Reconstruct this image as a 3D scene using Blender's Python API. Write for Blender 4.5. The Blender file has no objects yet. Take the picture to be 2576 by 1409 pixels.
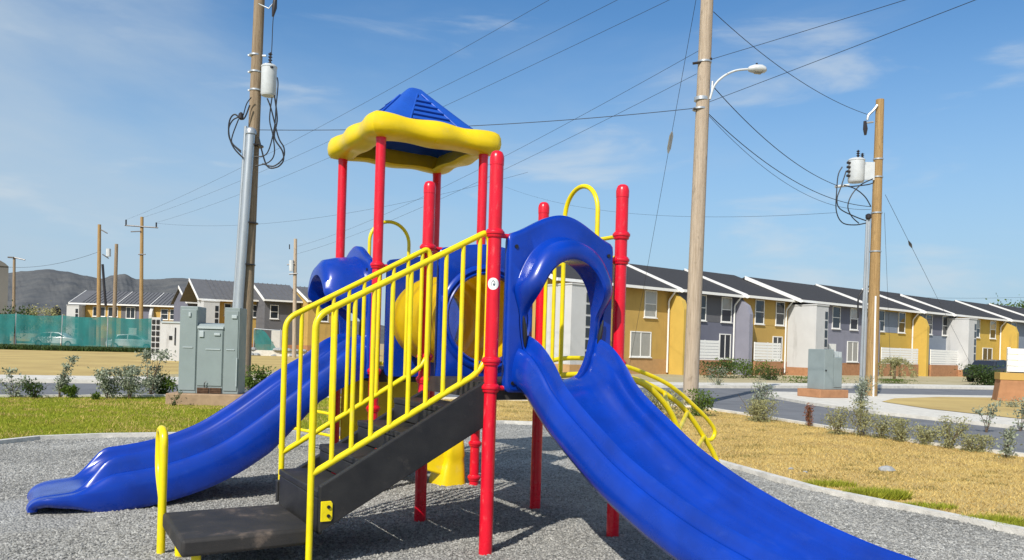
import bpy, math, random
import numpy as np
from mathutils import Vector, Matrix
random.seed(7); rng = np.random.default_rng(11)
R = math.radians
sc = bpy.context.scene
col = sc.collection

# ------------------------------------------------------------------ camera, sky, sun, exposure
EYE, ROLL, FOC, CX, CY = 1.43, R(1.7), 2000.0, 1287.5, 870.0      # survey of the photograph, 2575 px wide
cam_d = bpy.data.cameras.new('camera'); cam = bpy.data.objects.new('camera', cam_d); col.objects.link(cam)
cam.location = (0, 0, EYE); cam.rotation_euler = (R(90), -ROLL, 0)
cam_d.sensor_width = 36; cam_d.lens = 36 * FOC / 2575; cam_d.shift_y = (CY - 704.5) / 2575
cam_d.clip_start = .05; cam_d.clip_end = 6000
sc.camera = cam
SUN_EL, SUN_AZ = R(41), R(206)                                    # azimuth clockwise from +Y
SUN = Vector((math.sin(SUN_AZ) * math.cos(SUN_EL), math.cos(SUN_AZ) * math.cos(SUN_EL), math.sin(SUN_EL)))
w = bpy.data.worlds.new('World'); sc.world = w; w.use_nodes = True
nt = w.node_tree; N = nt.nodes; L = nt.links
bg = N['Background']; bg.inputs['Strength'].default_value = .125
sky = N.new('ShaderNodeTexSky'); sky.sky_type = 'NISHITA'; sky.sun_disc = False
sky.sun_elevation = SUN_EL; sky.sun_rotation = SUN_AZ; sky.air_density = 1.0; sky.dust_density = 1.0; sky.ozone_density = 2.2
tc = N.new('ShaderNodeTexCoord')
def cloud_layer(scale, rot, loc, noise_scale, lo, hi, amount, detail=7):
    mp = N.new('ShaderNodeMapping'); mp.inputs['Scale'].default_value = scale
    mp.inputs['Rotation'].default_value = rot; mp.inputs['Location'].default_value = loc
    nz = N.new('ShaderNodeTexNoise'); nz.inputs['Scale'].default_value = noise_scale
    nz.inputs['Detail'].default_value = detail; nz.inputs['Roughness'].default_value = .55
    nz.inputs['Distortion'].default_value = .35
    rp = N.new('ShaderNodeMapRange'); rp.interpolation_type = 'SMOOTHSTEP'
    rp.inputs['From Min'].default_value = lo; rp.inputs['From Max'].default_value = hi
    rp.inputs['To Max'].default_value = amount
    L.new(tc.outputs['Generated'], mp.inputs['Vector']); L.new(mp.outputs[0], nz.inputs['Vector'])
    L.new(nz.outputs['Fac'], rp.inputs['Value'])
    return rp.outputs[0]
def sky_mix(src, fac, colour):
    m = N.new('ShaderNodeMix'); m.data_type = 'RGBA'
    L.new(fac, m.inputs[0]); L.new(src, m.inputs[6]); m.inputs[7].default_value = (*colour, 1)
    return m.outputs[2]
hsv = N.new('ShaderNodeHueSaturation'); hsv.inputs['Saturation'].default_value = 1.27
L.new(sky.outputs[0], hsv.inputs['Color'])
c = hsv.outputs[0]
sx = N.new('ShaderNodeSeparateXYZ'); L.new(tc.outputs['Generated'], sx.inputs[0])
hz = N.new('ShaderNodeMapRange'); hz.interpolation_type = 'SMOOTHSTEP'          # even low-level haze all round the horizon
hz.inputs['From Min'].default_value = .42; hz.inputs['From Max'].default_value = .0; hz.inputs['To Max'].default_value = .85
L.new(sx.outputs['Z'], hz.inputs['Value'])
c = sky_mix(c, hz.outputs[0], (2.45, 3.65, 4.85))
c = sky_mix(c, cloud_layer((.7, .7, 2.6), (0, R(16), R(20)), (3.1, .4, 0), 1.3, .36, .72, .86), (3.5, 4.2, 4.85))
c = sky_mix(c, cloud_layer((1, 1, 4.5), (0, 0, R(-12)), (.16, 1.7, 1.13), 3.4, .55, .74, .55, 9), (4.3, 4.8, 5.2))
L.new(c, bg.inputs['Color'])
sun_d = bpy.data.lights.new('sun', 'SUN'); sun = bpy.data.objects.new('sun', sun_d); col.objects.link(sun)
sun_d.energy = 4.2; sun_d.angle = R(.55); sun_d.color = (1, .95, .87)
sun.rotation_euler = SUN.to_track_quat('Z', 'Y').to_euler(); sun.location = (-8, -10, 20)
sc.view_settings.view_transform = 'Standard'; sc.view_settings.look = 'None'
sc.view_settings.gamma = 1; sc.view_settings.use_curve_mapping = False; sc.view_settings.exposure = .25
sc.render.engine = 'CYCLES'

# ------------------------------------------------------------------ survey helpers (pixel of the photo -> place)
def pray(x, y):
    a = (x - CX) / FOC; b = (CY - y) / FOC
    return Vector((a * math.cos(ROLL) - b * math.sin(ROLL), 1, a * math.sin(ROLL) + b * math.cos(ROLL)))
def at(x, y, Y): return Vector((0, 0, EYE)) + pray(x, y) * Y
def gnd(x, y, z=0.0):
    d = pray(x, y); return Vector((0, 0, EYE)) + d * ((z - EYE) / d.z)

# ------------------------------------------------------------------ materials
def M(name, colour, rough=.5, spec=.5, var=0.0, vscale=6.0, bump=0.0, bscale=40.0, stretch=(1, 1, 1), coat=0.0,
      colour2=None, metal=0.0, island=0.0, rvar=0.0, trans=0.0, detail=5, scuff=0.0, scol=(.55, .52, .46), sscale=28.0, sstretch=(1, 1, 1)):
    m = bpy.data.materials.new(name); m.use_nodes = True
    t = m.node_tree; n = t.nodes; b = n['Principled BSDF']
    b.inputs['Roughness'].default_value = rough; b.inputs['Specular IOR Level'].default_value = spec
    b.inputs['Metallic'].default_value = metal; b.inputs['Coat Weight'].default_value = coat
    b.inputs['Coat Roughness'].default_value = .08
    b.inputs['Base Color'].default_value = (*colour, 1)
    if var or colour2 or bump or rvar:
        co = n.new('ShaderNodeTexCoord'); mp = n.new('ShaderNodeMapping'); mp.inputs['Scale'].default_value = stretch
        t.links.new(co.outputs['Object'], mp.inputs['Vector'])
    last = None
    if var or colour2:
        nz = n.new('ShaderNodeTexNoise'); nz.inputs['Scale'].default_value = vscale; nz.inputs['Detail'].default_value = detail
        nz.inputs['Roughness'].default_value = .6
        t.links.new(mp.outputs[0], nz.inputs['Vector'])
        mr = n.new('ShaderNodeMapRange'); mr.inputs['From Min'].default_value = .3; mr.inputs['From Max'].default_value = .7
        t.links.new(nz.outputs['Fac'], mr.inputs['Value'])
        mx = n.new('ShaderNodeMix'); mx.data_type = 'RGBA'
        c2 = colour2 if colour2 else tuple(max(0, k * (1 - var)) for k in colour)
        c1 = colour if colour2 else tuple(min(1, k * (1 + var * .5)) for k in colour)
        mx.inputs[6].default_value = (*c1, 1); mx.inputs[7].default_value = (*c2, 1)
        t.links.new(mr.outputs[0], mx.inputs[0]); last = mx.outputs[2]
        if rvar:
            mr2 = n.new('ShaderNodeMapRange'); mr2.inputs['From Min'].default_value = .3; mr2.inputs['From Max'].default_value = .7
            mr2.inputs['To Min'].default_value = rough - rvar; mr2.inputs['To Max'].default_value = rough + rvar
            t.links.new(nz.outputs['Fac'], mr2.inputs['Value']); t.links.new(mr2.outputs[0], b.inputs['Roughness'])
    if island:
        g = n.new('ShaderNodeNewGeometry'); hs = n.new('ShaderNodeHueSaturation')
        mr = n.new('ShaderNodeMapRange'); mr.inputs['To Min'].default_value = 1 - island; mr.inputs['To Max'].default_value = 1 + island
        t.links.new(g.outputs['Random Per Island'], mr.inputs['Value']); t.links.new(mr.outputs[0], hs.inputs['Value'])
        if last: t.links.new(last, hs.inputs['Color'])
        else: hs.inputs['Color'].default_value = (*colour, 1)
        last = hs.outputs[0]
    if scuff and last:
        mps = n.new('ShaderNodeMapping'); mps.inputs['Scale'].default_value = sstretch; t.links.new(co.outputs['Object'], mps.inputs['Vector'])
        ns = n.new('ShaderNodeTexNoise'); ns.inputs['Scale'].default_value = sscale; ns.inputs['Detail'].default_value = 8; ns.inputs['Roughness'].default_value = .65
        t.links.new(mps.outputs[0], ns.inputs['Vector'])
        ms_ = n.new('ShaderNodeMapRange'); ms_.interpolation_type = 'SMOOTHSTEP'
        ms_.inputs['From Min'].default_value = .56; ms_.inputs['From Max'].default_value = .74; ms_.inputs['To Max'].default_value = scuff
        t.links.new(ns.outputs['Fac'], ms_.inputs['Value'])
        mx2 = n.new('ShaderNodeMix'); mx2.data_type = 'RGBA'; mx2.inputs[7].default_value = (*scol, 1)
        t.links.new(ms_.outputs[0], mx2.inputs[0]); t.links.new(last, mx2.inputs[6]); last = mx2.outputs[2]
    if last: t.links.new(last, b.inputs['Base Color'])
    if bump:
        nb = n.new('ShaderNodeTexNoise'); nb.inputs['Scale'].default_value = bscale; nb.inputs['Detail'].default_value = 4
        t.links.new(mp.outputs[0], nb.inputs['Vector'])
        bp = n.new('ShaderNodeBump'); bp.inputs['Strength'].default_value = bump; bp.inputs['Distance'].default_value = .02
        t.links.new(nb.outputs['Fac'], bp.inputs['Height']); t.links.new(bp.outputs[0], b.inputs['Normal'])
    if trans:
        tr = n.new('ShaderNodeBsdfTranslucent'); ms = n.new('ShaderNodeMixShader'); ms.inputs[0].default_value = trans
        if last: t.links.new(last, tr.inputs['Color'])
        else: tr.inputs['Color'].default_value = (*colour, 1)
        out = n['Material Output']
        t.links.new(b.outputs[0], ms.inputs[1]); t.links.new(tr.outputs[0], ms.inputs[2]); t.links.new(ms.outputs[0], out.inputs['Surface'])
    return m
RED = M('red_powder_coat', (.70, .006, .024), .30, .5, .16, 7, .02, 60, rvar=.08, scuff=.30, scol=(.62, .30, .28), sscale=22, sstretch=(1, 1, .35))
YEL = M('yellow_powder_coat', (.83, .66, .004), .34, .5, .14, 9, .03, 70, rvar=.08, scuff=.35, scol=(.42, .36, .18), sscale=26, sstretch=(1, 1, .4))
YELP = M('yellow_plastic', (.83, .60, .004), .36, .5, .14, 4, .03, 30, rvar=.10, scuff=.25, scol=(.50, .42, .20), sscale=9)
YELT = M('yellow_tunnel_plastic', (.85, .62, .004), .38, .5, .12, 4, .03, 30, rvar=.08, trans=.5)
BLU = M('blue_plastic', (.001, .036, .34), .27, .42, .26, 3.2, .012, 26, rvar=.06, coat=.18, scuff=.05, scol=(.16, .24, .48), sscale=14, sstretch=(1.6, .35, .6))
BLUR = M('blue_roof_plastic', (.008, .075, .42), .48, .4, .15, 6, .04, 60, rvar=.08)
BLK = M('black_coated_steel', (.010, .010, .011), .5, .45, .5, 5, .12, 120, colour2=(.026, .025, .024), detail=9, scuff=.25, scol=(.12, .105, .09), sscale=7)
DECK = M('dark_coated_deck', (.022, .021, .021), .6, .4, 0, 14, .2, 160, colour2=(.055, .048, .040))
BOLT = M('zinc_bolt', (.45, .45, .44), .35, metal=.9)
STICK = M('white_sticker', (.82, .84, .80), .35, .5, .06, 60)
STICKB = M('sticker_print', (.035, .07, .10), .4)
WOODB = M('weathered_pole_wood', (.52, .43, .33), .85, .2, 0, 9, .8, 30, (4, 4, .13), colour2=(.34, .265, .19), detail=9, scuff=.55, scol=(.09, .06, .04), sscale=4, sstretch=(1.6, 1.6, .7))
WOODA = M('brown_pole_wood', (.37, .29, .20), .85, .2, 0, 9, .8, 30, (4, 4, .13), colour2=(.20, .14, .085), detail=9, scuff=.55, scol=(.09, .06, .04), sscale=4, sstretch=(1.6, 1.6, .7))
WOODC = M('golden_pole_wood', (.46, .31, .14), .85, .2, 0, 9, .8, 30, (4, 4, .13), colour2=(.27, .165, .07), detail=9, scuff=.55, scol=(.09, .06, .04), sscale=4, sstretch=(1.6, 1.6, .7))
STEEL = M('galvanised_steel', (.50, .53, .55), .38, .5, .15, 4, .02, 40, (1, 1, .3), metal=.65)
TANK = M('transformer_grey', (.56, .59, .60), .42, .5, .12, 5)
INSUL = M('dark_insulator', (.025, .02, .02), .3)
CABLE = M('black_cable', (.012, .013, .016), .5)
WIRE = M('overhead_wire_black', (.02, .025, .035), .5)
CAB = M('cabinet_grey_green', (.235, .28, .28), .5, .45, .10, 2.5, .03, 60, rvar=.06)
CABL = M('cabinet_light_trim', (.42, .47, .48), .5, .4, .08, 5)
RUST = M('rusty_vent', (.12, .07, .045), .9, .2, .5, 25)
CONC = M('pale_concrete', (.62, .59, .52), .88, .25, .18, 5, .25, 60)
CONB = M('border_concrete', (.60, .58, .53), .9, .2, .25, 9, .3, 80)
TAN = M('tan_plinth_render', (.36, .25, .16), .9, .2, .22, 5, .2, 50)
TERRA = M('terracotta_render', (.40, .205, .105), .9, .2, .18, 4, .2, 50)
TERRO = M('orange_base_render', (.47, .28, .125), .9, .2, .12, 4, .2, 50)
DUSTY = M('dusty_black_step', (.017, .017, .018), .65, .35, 0, 5, .15, 140, colour2=(.042, .037, .033), detail=10, scuff=.55, scol=(.20, .15, .115), sscale=5)
HYEL = M('ochre_wall_render', (.49, .32, .095), .9, .2, .08, 1.2, .15, 70, scuff=.30, scol=(.12, .10, .08), sscale=1.1, sstretch=(1.6, 1.6, .22))
HYELB = M('bright_ochre_wall_render', (.56, .38, .085), .9, .2, .08, 1.2, .15, 70, scuff=.30, scol=(.12, .10, .08), sscale=1.1, sstretch=(1.6, 1.6, .22))
HGRY = M('slate_wall_render', (.155, .16, .205), .9, .2, .08, 1.2, .15, 70, scuff=.30, scol=(.12, .10, .08), sscale=1.1, sstretch=(1.6, 1.6, .22))
HLIL = M('lilac_grey_wall_render', (.25, .25, .30), .9, .2, .08, 1.2, .15, 70, scuff=.30, scol=(.12, .10, .08), sscale=1.1, sstretch=(1.6, 1.6, .22))
HBLU = M('blue_grey_wall_render', (.23, .265, .32), .9, .2, .08, 1.2, .15, 70, scuff=.30, scol=(.12, .10, .08), sscale=1.1, sstretch=(1.6, 1.6, .22))
HDRK = M('dark_grey_wall_render', (.13, .13, .14), .9, .2, .08, 1.2, .15, 70, scuff=.30, scol=(.12, .10, .08), sscale=1.1, sstretch=(1.6, 1.6, .22))
HWHT = M('white_wall_render', (.53, .53, .52), .9, .2, .06, 1.2, .12, 70, scuff=.30, scol=(.12, .10, .08), sscale=1.1, sstretch=(1.6, 1.6, .22))
TRIM = M('white_trim_paint', (.80, .79, .75), .55, .4, .05, 6)
SHIN = M('dark_roof_shingle', (.055, .055, .058), .92, .15, .35, 22, .3, 90, (.5, 2.2, 2.2))
METR = M('grey_metal_roof', (.125, .125, .13), .6, .35, .14, 3)
DOORW = M('white_door_paint', (.76, .75, .71), .5, .4, .05, 5)
DARKG = M('dark_glass', (.025, .03, .036), .08, .6)
CURT = M('curtained_glass', (.36, .35, .31), .12, .6, .25, 6, stretch=(6, 1, .3))
BLACK = M('black_paint', (.012, .012, .013), .4)
CARW = M('white_car_paint', (.74, .75, .75), .25, .5, coat=.6)
CARD = M('dark_car_paint', (.02, .022, .03), .22, .5, coat=.6)
RUB = M('tyre_rubber', (.02, .02, .02), .85)
ROADM = M('asphalt', (.135, .14, .15), .92, .2, 0, 1.1, .35, 120, colour2=(.19, .195, .205))
SOIL = M('dry_soil', (.36, .27, .155), .95, .15, 0, .5, .4, 9, colour2=(.46, .37, .235), detail=9)
DRYG = M('dry_grass_ground', (.56, .42, .15), .95, .15, 0, 1.1, .5, 26, colour2=(.40, .29, .13), detail=10)
FIELD = M('dry_field_ground', (.54, .41, .16), .95, .15, 0, .35, .5, 12, colour2=(.38, .27, .11), detail=9)
VERGE = M('pale_verge_ground', (.47, .41, .27), .95, .15, 0, .5, .5, 12, colour2=(.33, .28, .15), detail=9)
LAWN = M('green_lawn_ground', (.26, .29, .025), .95, .15, 0, .9, .5, 30, colour2=(.19, .235, .02), detail=9)
BLADE = M('green_blade', (.29, .34, .028), .8, .2, 0, 1.2, 0, colour2=(.37, .36, .045), island=.30, trans=.3)
DBLADE = M('dry_blade', (.64, .48, .17), .85, .15, 0, 1.0, 0, colour2=(.50, .36, .14), island=.30, trans=.2)
TUFT = M('olive_dry_blade', (.36, .27, .10), .85, .15, 0, 1.0, 0, colour2=(.17, .17, .05), island=.35, trans=.2)
HILL = M('hill_scrub', (.082, .088, .095), .98, .05, 0, .02, 0, colour2=(.135, .135, .13), detail=12)
LEAFG = M('green_leaf', (.095, .15, .02), .6, .3, island=.4, trans=.3)
LEAFS = M('grey_green_leaf', (.27, .30, .21), .65, .3, island=.42, trans=.25)
LEAFW = M('weed_leaf', (.33, .32, .15), .7, .25, island=.38, trans=.3)
LEAFD = M('dark_leaf', (.05, .085, .02), .6, .3, island=.45, trans=.25)
LEAFB = M('dead_leaf', (.20, .075, .035), .85, .15, island=.4)
TWIG = M('twig', (.14, .10, .065), .9, .1)
GREYB = M('grey_warehouse_wall', (.185, .18, .165), .9, .2, .12, .3)
ROCKM = M('pale_stone', (.33, .34, .34), .95, .15, .3, 12, .5, 30)

def chip_mat(name, island_only):
    m = bpy.data.materials.new(name); m.use_nodes = True; t = m.node_tree; n = t.nodes; b = n['Principled BSDF']
    b.inputs['Roughness'].default_value = .92; b.inputs['Specular IOR Level'].default_value = .2
    co = n.new('ShaderNodeTexCoord')
    rp = n.new('ShaderNodeValToRGB'); e = rp.color_ramp.elements
    e[0].position = .0; e[0].color = (.17, .168, .156, 1); e[1].position = 1; e[1].color = (.47, .465, .43, 1)
    k = e.new(.35); k.color = (.285, .282, .262, 1); k = e.new(.7); k.color = (.37, .365, .338, 1)
    nz = n.new('ShaderNodeTexNoise'); nz.inputs['Scale'].default_value = .8; nz.inputs['Detail'].default_value = 6
    t.links.new(co.outputs['Object'], nz.inputs['Vector'])
    mr = n.new('ShaderNodeMapRange'); mr.inputs['From Min'].default_value = .3; mr.inputs['From Max'].default_value = .7
    mr.inputs['To Min'].default_value = .76; mr.inputs['To Max'].default_value = 1.14
    t.links.new(nz.outputs['Fac'], mr.inputs['Value'])
    hs = n.new('ShaderNodeHueSaturation'); t.links.new(rp.outputs[0], hs.inputs['Color']); t.links.new(mr.outputs[0], hs.inputs['Value'])
    t.links.new(hs.outputs[0], b.inputs['Base Color'])
    if island_only:
        g = n.new('ShaderNodeNewGeometry'); t.links.new(g.outputs['Random Per Island'], rp.inputs['Fac'])
    else:
        v = n.new('ShaderNodeTexVoronoi'); v.inputs['Scale'].default_value = 58
        t.links.new(co.outputs['Object'], v.inputs['Vector'])
        sp = n.new('ShaderNodeSeparateColor'); t.links.new(v.outputs['Color'], sp.inputs[0]); t.links.new(sp.outputs[0], rp.inputs['Fac'])
        bp = n.new('ShaderNodeBump'); bp.inputs['Strength'].default_value = .9; bp.inputs['Distance'].default_value = .012; bp.invert = True
        t.links.new(v.outputs['Distance'], bp.inputs['Height']); t.links.new(bp.outputs[0], b.inputs['Normal'])
    return m
CHIPG = chip_mat('rubber_chip_bed', False); CHIP = chip_mat('rubber_chip', True)
def net_mat():
    m = bpy.data.materials.new('teal_shade_net'); m.use_nodes = True; t = m.node_tree; n = t.nodes; b = n['Principled BSDF']
    b.inputs['Base Color'].default_value = (.012, .17, .16, 1); b.inputs['Roughness'].default_value = .8
    tr = n.new('ShaderNodeBsdfTransparent'); ms = n.new('ShaderNodeMixShader')
    co = n.new('ShaderNodeTexCoord'); nz = n.new('ShaderNodeTexNoise'); nz.inputs['Scale'].default_value = .7; nz.inputs['Detail'].default_value = 5
    mr = n.new('ShaderNodeMapRange'); mr.inputs['From Min'].default_value = .35; mr.inputs['From Max'].default_value = .65
    mr.inputs['To Min'].default_value = .66; mr.inputs['To Max'].default_value = .97
    t.links.new(co.outputs['Object'], nz.inputs['Vector']); t.links.new(nz.outputs['Fac'], mr.inputs['Value']); t.links.new(mr.outputs[0], ms.inputs[0])
    t.links.new(tr.outputs[0], ms.inputs[1]); t.links.new(b.outputs[0], ms.inputs[2]); t.links.new(ms.outputs[0], n['Material Output'].inputs['Surface'])
    return m
NET = net_mat()

# ------------------------------------------------------------------ mesh helpers
def tag(o, label=None, cat=None, group=None, kind=None):
    for k, v in (('label', label), ('category', cat), ('group', group), ('kind', kind)):
        if v: o[k] = v
    return o
def empty(name, loc=(0, 0, 0), rz=0.0, label=None, cat=None, group=None):
    o = bpy.data.objects.new(name, None); col.objects.link(o); o.location = loc; o.rotation_euler = (0, 0, rz)
    o.empty_display_size = .1
    return tag(o, label, cat, group)
def fillet(pts, r, n=6):
    pts = [Vector(p) for p in pts]; out = [pts[0]]
    for i in range(1, len(pts) - 1):
        a, b, d = pts[i - 1], pts[i], pts[i + 1]
        rr = min(r, (a - b).length * .49, (d - b).length * .49)
        p0 = b + (a - b).normalized() * rr; p1 = b + (d - b).normalized() * rr
        for k in range(n + 1):
            t = k / n; out.append(p0 * (1 - t) ** 2 + b * 2 * t * (1 - t) + p1 * t * t)
    out.append(pts[-1]); return out
def spline(pts, n=8):
    P = [Vector(p) for p in pts]; out = []
    for i in range(len(P) - 1):
        p0 = P[max(i - 1, 0)]; p1 = P[i]; p2 = P[i + 1]; p3 = P[min(i + 2, len(P) - 1)]
        for k in range(n):
            t = k / n
            out.append(.5 * ((2 * p1) + (p2 - p0) * t + (2 * p0 - 5 * p1 + 4 * p2 - p3) * t * t + (3 * p1 - p0 - 3 * p2 + p3) * t ** 3))
    out.append(P[-1]); return out
class MB:
    def __init__(s): s.v = []; s.f = []
    def add(s, vs, fs):
        o = len(s.v); s.v += [tuple(p) for p in vs]; s.f += [tuple(i + o for i in q) for q in fs]; return s
    def box(s, x0, x1, y0, y1, z0, z1):
        vs = [(x, y, z) for z in (z0, z1) for y in (y0, y1) for x in (x0, x1)]
        return s.add(vs, [(0, 2, 3, 1), (4, 5, 7, 6), (0, 1, 5, 4), (2, 6, 7, 3), (0, 4, 6, 2), (1, 3, 7, 5)])
    def tube(s, pts, r, seg=10, closed=False, cap=True):
        P = [Vector(p) for p in pts]; n = len(P)
        rr = r if isinstance(r, (list, tuple)) else [r] * n
        up = None; vs = []
        for i in range(n):
            if closed: t = P[(i + 1) % n] - P[i - 1]
            else: t = P[min(i + 1, n - 1)] - P[max(i - 1, 0)]
            t.normalize()
            if up is None:
                up = Vector((0, 0, 1)) if abs(t.z) < .9 else Vector((1, 0, 0))
            up = (up - t * up.dot(t)).normalized(); sd = t.cross(up)
            for k in range(seg):
                a = 2 * math.pi * k / seg
                vs.append(P[i] + (up * math.cos(a) + sd * math.sin(a)) * rr[i])
        fs = []
        for i in range(n if closed else n - 1):
            j = (i + 1) % n
            for k in range(seg):
                l = (k + 1) % seg; fs.append((i * seg + k, i * seg + l, j * seg + l, j * seg + k))
        if cap and not closed:
            fs.append(tuple(range(seg - 1, -1, -1))); fs.append(tuple((n - 1) * seg + k for k in range(seg)))
        return s.add(vs, fs)
    def lathe(s, prof, cx=0, cy=0, seg=20, z0=0):
        vs = []; fs = []
        for (r, z) in prof:
            for k in range(seg):
                a = 2 * math.pi * k / seg; vs.append((cx + r * math.cos(a), cy + r * math.sin(a), z0 + z))
        for i in range(len(prof) - 1):
            for k in range(seg):
                l = (k + 1) % seg; fs.append((i * seg + k, i * seg + l, (i + 1) * seg + l, (i + 1) * seg + k))
        fs.append(tuple(range(seg - 1, -1, -1))); fs.append(tuple((len(prof) - 1) * seg + k for k in range(seg)))
        return s.add(vs, fs)
    def prism(s, poly, axis, a, b):
        """polygon in the two other axes, extruded along axis from a to b"""
        def P(p, c): return {'x': (c, p[0], p[1]), 'y': (p[0], c, p[1]), 'z': (p[0], p[1], c)}[axis]
        n = len(poly); vs = [P(p, a) for p in poly] + [P(p, b) for p in poly]
        fs = [tuple(range(n)), tuple(range(2 * n - 1, n - 1, -1))] + [(i, i + n, (i + 1) % n + n, (i + 1) % n) for i in range(n)]
        return s.add(vs, fs)
    def loops(s, rings, closed=True, cap0=False, cap1=False):
        n = len(rings[0]); vs = [p for r in rings for p in r]; fs = []
        for i in range(len(rings) - 1):
            for k in range(n if closed else n - 1):
                l = (k + 1) % n; fs.append((i * n + k, i * n + l, (i + 1) * n + l, (i + 1) * n + k))
        if cap0: fs.append(tuple(range(n - 1, -1, -1)))
        if cap1: fs.append(tuple((len(rings) - 1) * n + k for k in range(n)))
        return s.add(vs, fs)
    def build(s, name, mat, parent=None, smooth=True, bevel=0.0, bseg=2, angle=35, fix=True):
        me = bpy.data.meshes.new(name); me.from_pydata(s.v, [], s.f); me.materials.append(mat)
        if fix:
            import bmesh
            bm = bmesh.new(); bm.from_mesh(me); bmesh.ops.recalc_face_normals(bm, faces=bm.faces); bm.to_mesh(me); bm.free()
        o = bpy.data.objects.new(name, me); col.objects.link(o); o.parent = parent
        if bevel:
            md = o.modifiers.new('bevel', 'BEVEL'); md.width = bevel; md.segments = bseg; md.limit_method = 'ANGLE'; md.angle_limit = R(40)
        if smooth:
            me.shade_smooth(); 
            try: me.set_sharp_from_angle(angle=R(angle))
            except Exception: pass
        return o
def child(src, parent, loc=None, rz=None):
    o = src.copy(); col.objects.link(o); o.parent = parent
    if loc is not None: o.location = loc
    if rz is not None: o.rotation_euler = (0, 0, rz)
    return o
def copy_tree(o, parent=None):
    c2 = o.copy(); col.objects.link(c2); c2.parent = parent
    for ch in list(o.children): copy_tree(ch, c2)
    return c2
def raw_mesh(name, V, F, mat, parent=None):
    V = np.asarray(V, np.float32); F = np.asarray(F, np.int32)
    me = bpy.data.meshes.new(name); k = F.shape[1]
    me.vertices.add(len(V)); me.vertices.foreach_set('co', V.ravel())
    me.loops.add(F.size); me.loops.foreach_set('vertex_index', F.ravel())
    me.polygons.add(len(F)); me.polygons.foreach_set('loop_start', np.arange(0, F.size, k, dtype=np.int32))
    me.polygons.foreach_set('loop_total', np.full(len(F), k, np.int32))
    me.update(calc_edges=True); me.materials.append(mat)
    o = bpy.data.objects.new(name, me); col.objects.link(o); o.parent = parent
    return o
def inside(poly, P):
    poly = np.asarray(poly); x, y = P[:, 0], P[:, 1]; res = np.zeros(len(P), bool); n = len(poly); j = n - 1
    for i in range(n):
        xi, yi = poly[i]; xj, yj = poly[j]
        cnd = ((yi > y) != (yj > y)) & (x < (xj - xi) * (y - yi) / (yj - yi + 1e-12) + xi)
        res ^= cnd; j = i
    return res

# ------------------------------------------------------------------ ground, roads, pavements
def sheet(name, poly, z, mat, thick=0.0):
    mb = MB()
    if thick: mb.prism(poly, 'z', z - thick, z)
    else: mb.add([(x, y, z) for x, y in poly], [tuple(range(len(poly)))])
    o = mb.build(name, mat, None, smooth=False)
    if not thick and o.data.polygons[0].normal.z < 0: o.data.flip_normals()
    return tag(o, kind='structure')
T = 3200
sheet('terrain', [(-T, -T), (T, -T), (T, T), (-T, T)], -.03, SOIL)
PLAY = [(-7.2, -3), (-6.7, 4), (-6.42, 9.9), (-6.2, 10.5), (-5.6, 10.95), (-3.33, 11.9), (-.9, 14.1), (-.1, 14.55), (1.0, 14.55), (1.7, 13.2), (2.68, 10.0),
        (3.18, 8.3), (3.76, 7.3), (4.3, 6.4), (5.6, 4), (6, -3)]
def chip_z(x, y):
    """gentle unevenness of the loose surface, trodden hollows at the slide exits and the step"""
    z = .007 * np.sin(2.1 * x + .7 * y) * np.sin(1.3 * y - .5 * x + 1) + .005 * np.sin(5.3 * x - 2.9 * y + 2) + .004 * np.sin(7.1 * y + 3.7 * x) + .003 * np.sin(13 * x + 4 * y) * np.sin(11 * y - 5 * x)
    for hx, hy, hr, hd in ((-3.75, 6.3, .7, .035), (1.9, 3.0, .8, .03), (-2.1, 4.6, .5, .025), (-.3, 5.2, .2, .015), (-2.5, 5.0, .22, .015)):
        z = z - hd * np.exp(-((x - hx) ** 2 + (y - hy) ** 2) / hr ** 2)
    return z
def chip_bed():
    st = .09; gx = np.arange(-7.2, 6.05, st); gy = np.arange(-.5, 14.6, st); nx, ny = len(gx), len(gy)
    X, Y = np.meshgrid(gx, gy, indexing='ij'); Z = chip_z(X, Y) + .002
    V = np.stack([X, Y, Z], -1).reshape(-1, 3)
    i, j = np.meshgrid(np.arange(nx - 1), np.arange(ny - 1), indexing='ij'); a = (i * ny + j).ravel()
    F = np.stack([a, a + ny, a + ny + 1, a + 1], 1)
    ctr = V[F].mean(1); F = F[inside(PLAY, ctr)]
    o = raw_mesh('playground_surface', V, F, CHIPG); o.data.shade_smooth(); return tag(o, kind='structure')
sheet('playground_base', PLAY, -.012, CHIPG); chip_bed()
road_near = [(-60, -10), (-30, 6.6), (-16, 14.3), (-10.9, 17.1), (-8.2, 18.5), (-3, 20.4), (1.2, 21.0), (3.7, 20.9), (4.7, 20.1), (5.3, 18.4), (5.9, 16.5), (6.8, 13.3), (7.7, 11.8), (9.6, 9.5), (14, 6), (26, -3)]
LAWNP = [(-60, -10), (-30, 6.6), (-16, 14.3), (-10.9, 17.1), (-8.2, 18.5), (-3, 20.4), (-2.2, 17.5), (-1.6, 15.2), (-.9, 14.2), (-3.33, 12.0), (-5.6, 11.05), (-6.28, 10.55), (-6.5, 9.9), (-6.8, 4), (-7.3, -3), (-8, -10)]
sheet('lawn', LAWNP, -.006, LAWN)
DRYP = [(-3, 20.4), (1.2, 21.0), (3.7, 20.9), (4.7, 20.1), (5.3, 18.4), (5.9, 16.5), (6.8, 13.3), (7.7, 11.8), (9.6, 9.5), (14, 6), (26, -3), (6.1, -3), (5.68, 4.05), (4.37, 6.45), (3.82, 7.36), (3.24, 8.35), (2.75, 10.05), (1.78, 13.25), (1.04, 14.63), (-.1, 14.63), (-.9, 14.2), (-1.6, 15.2), (-2.2, 17.5)]
sheet('dry_lawn', DRYP, -.004, DRYG)
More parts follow.
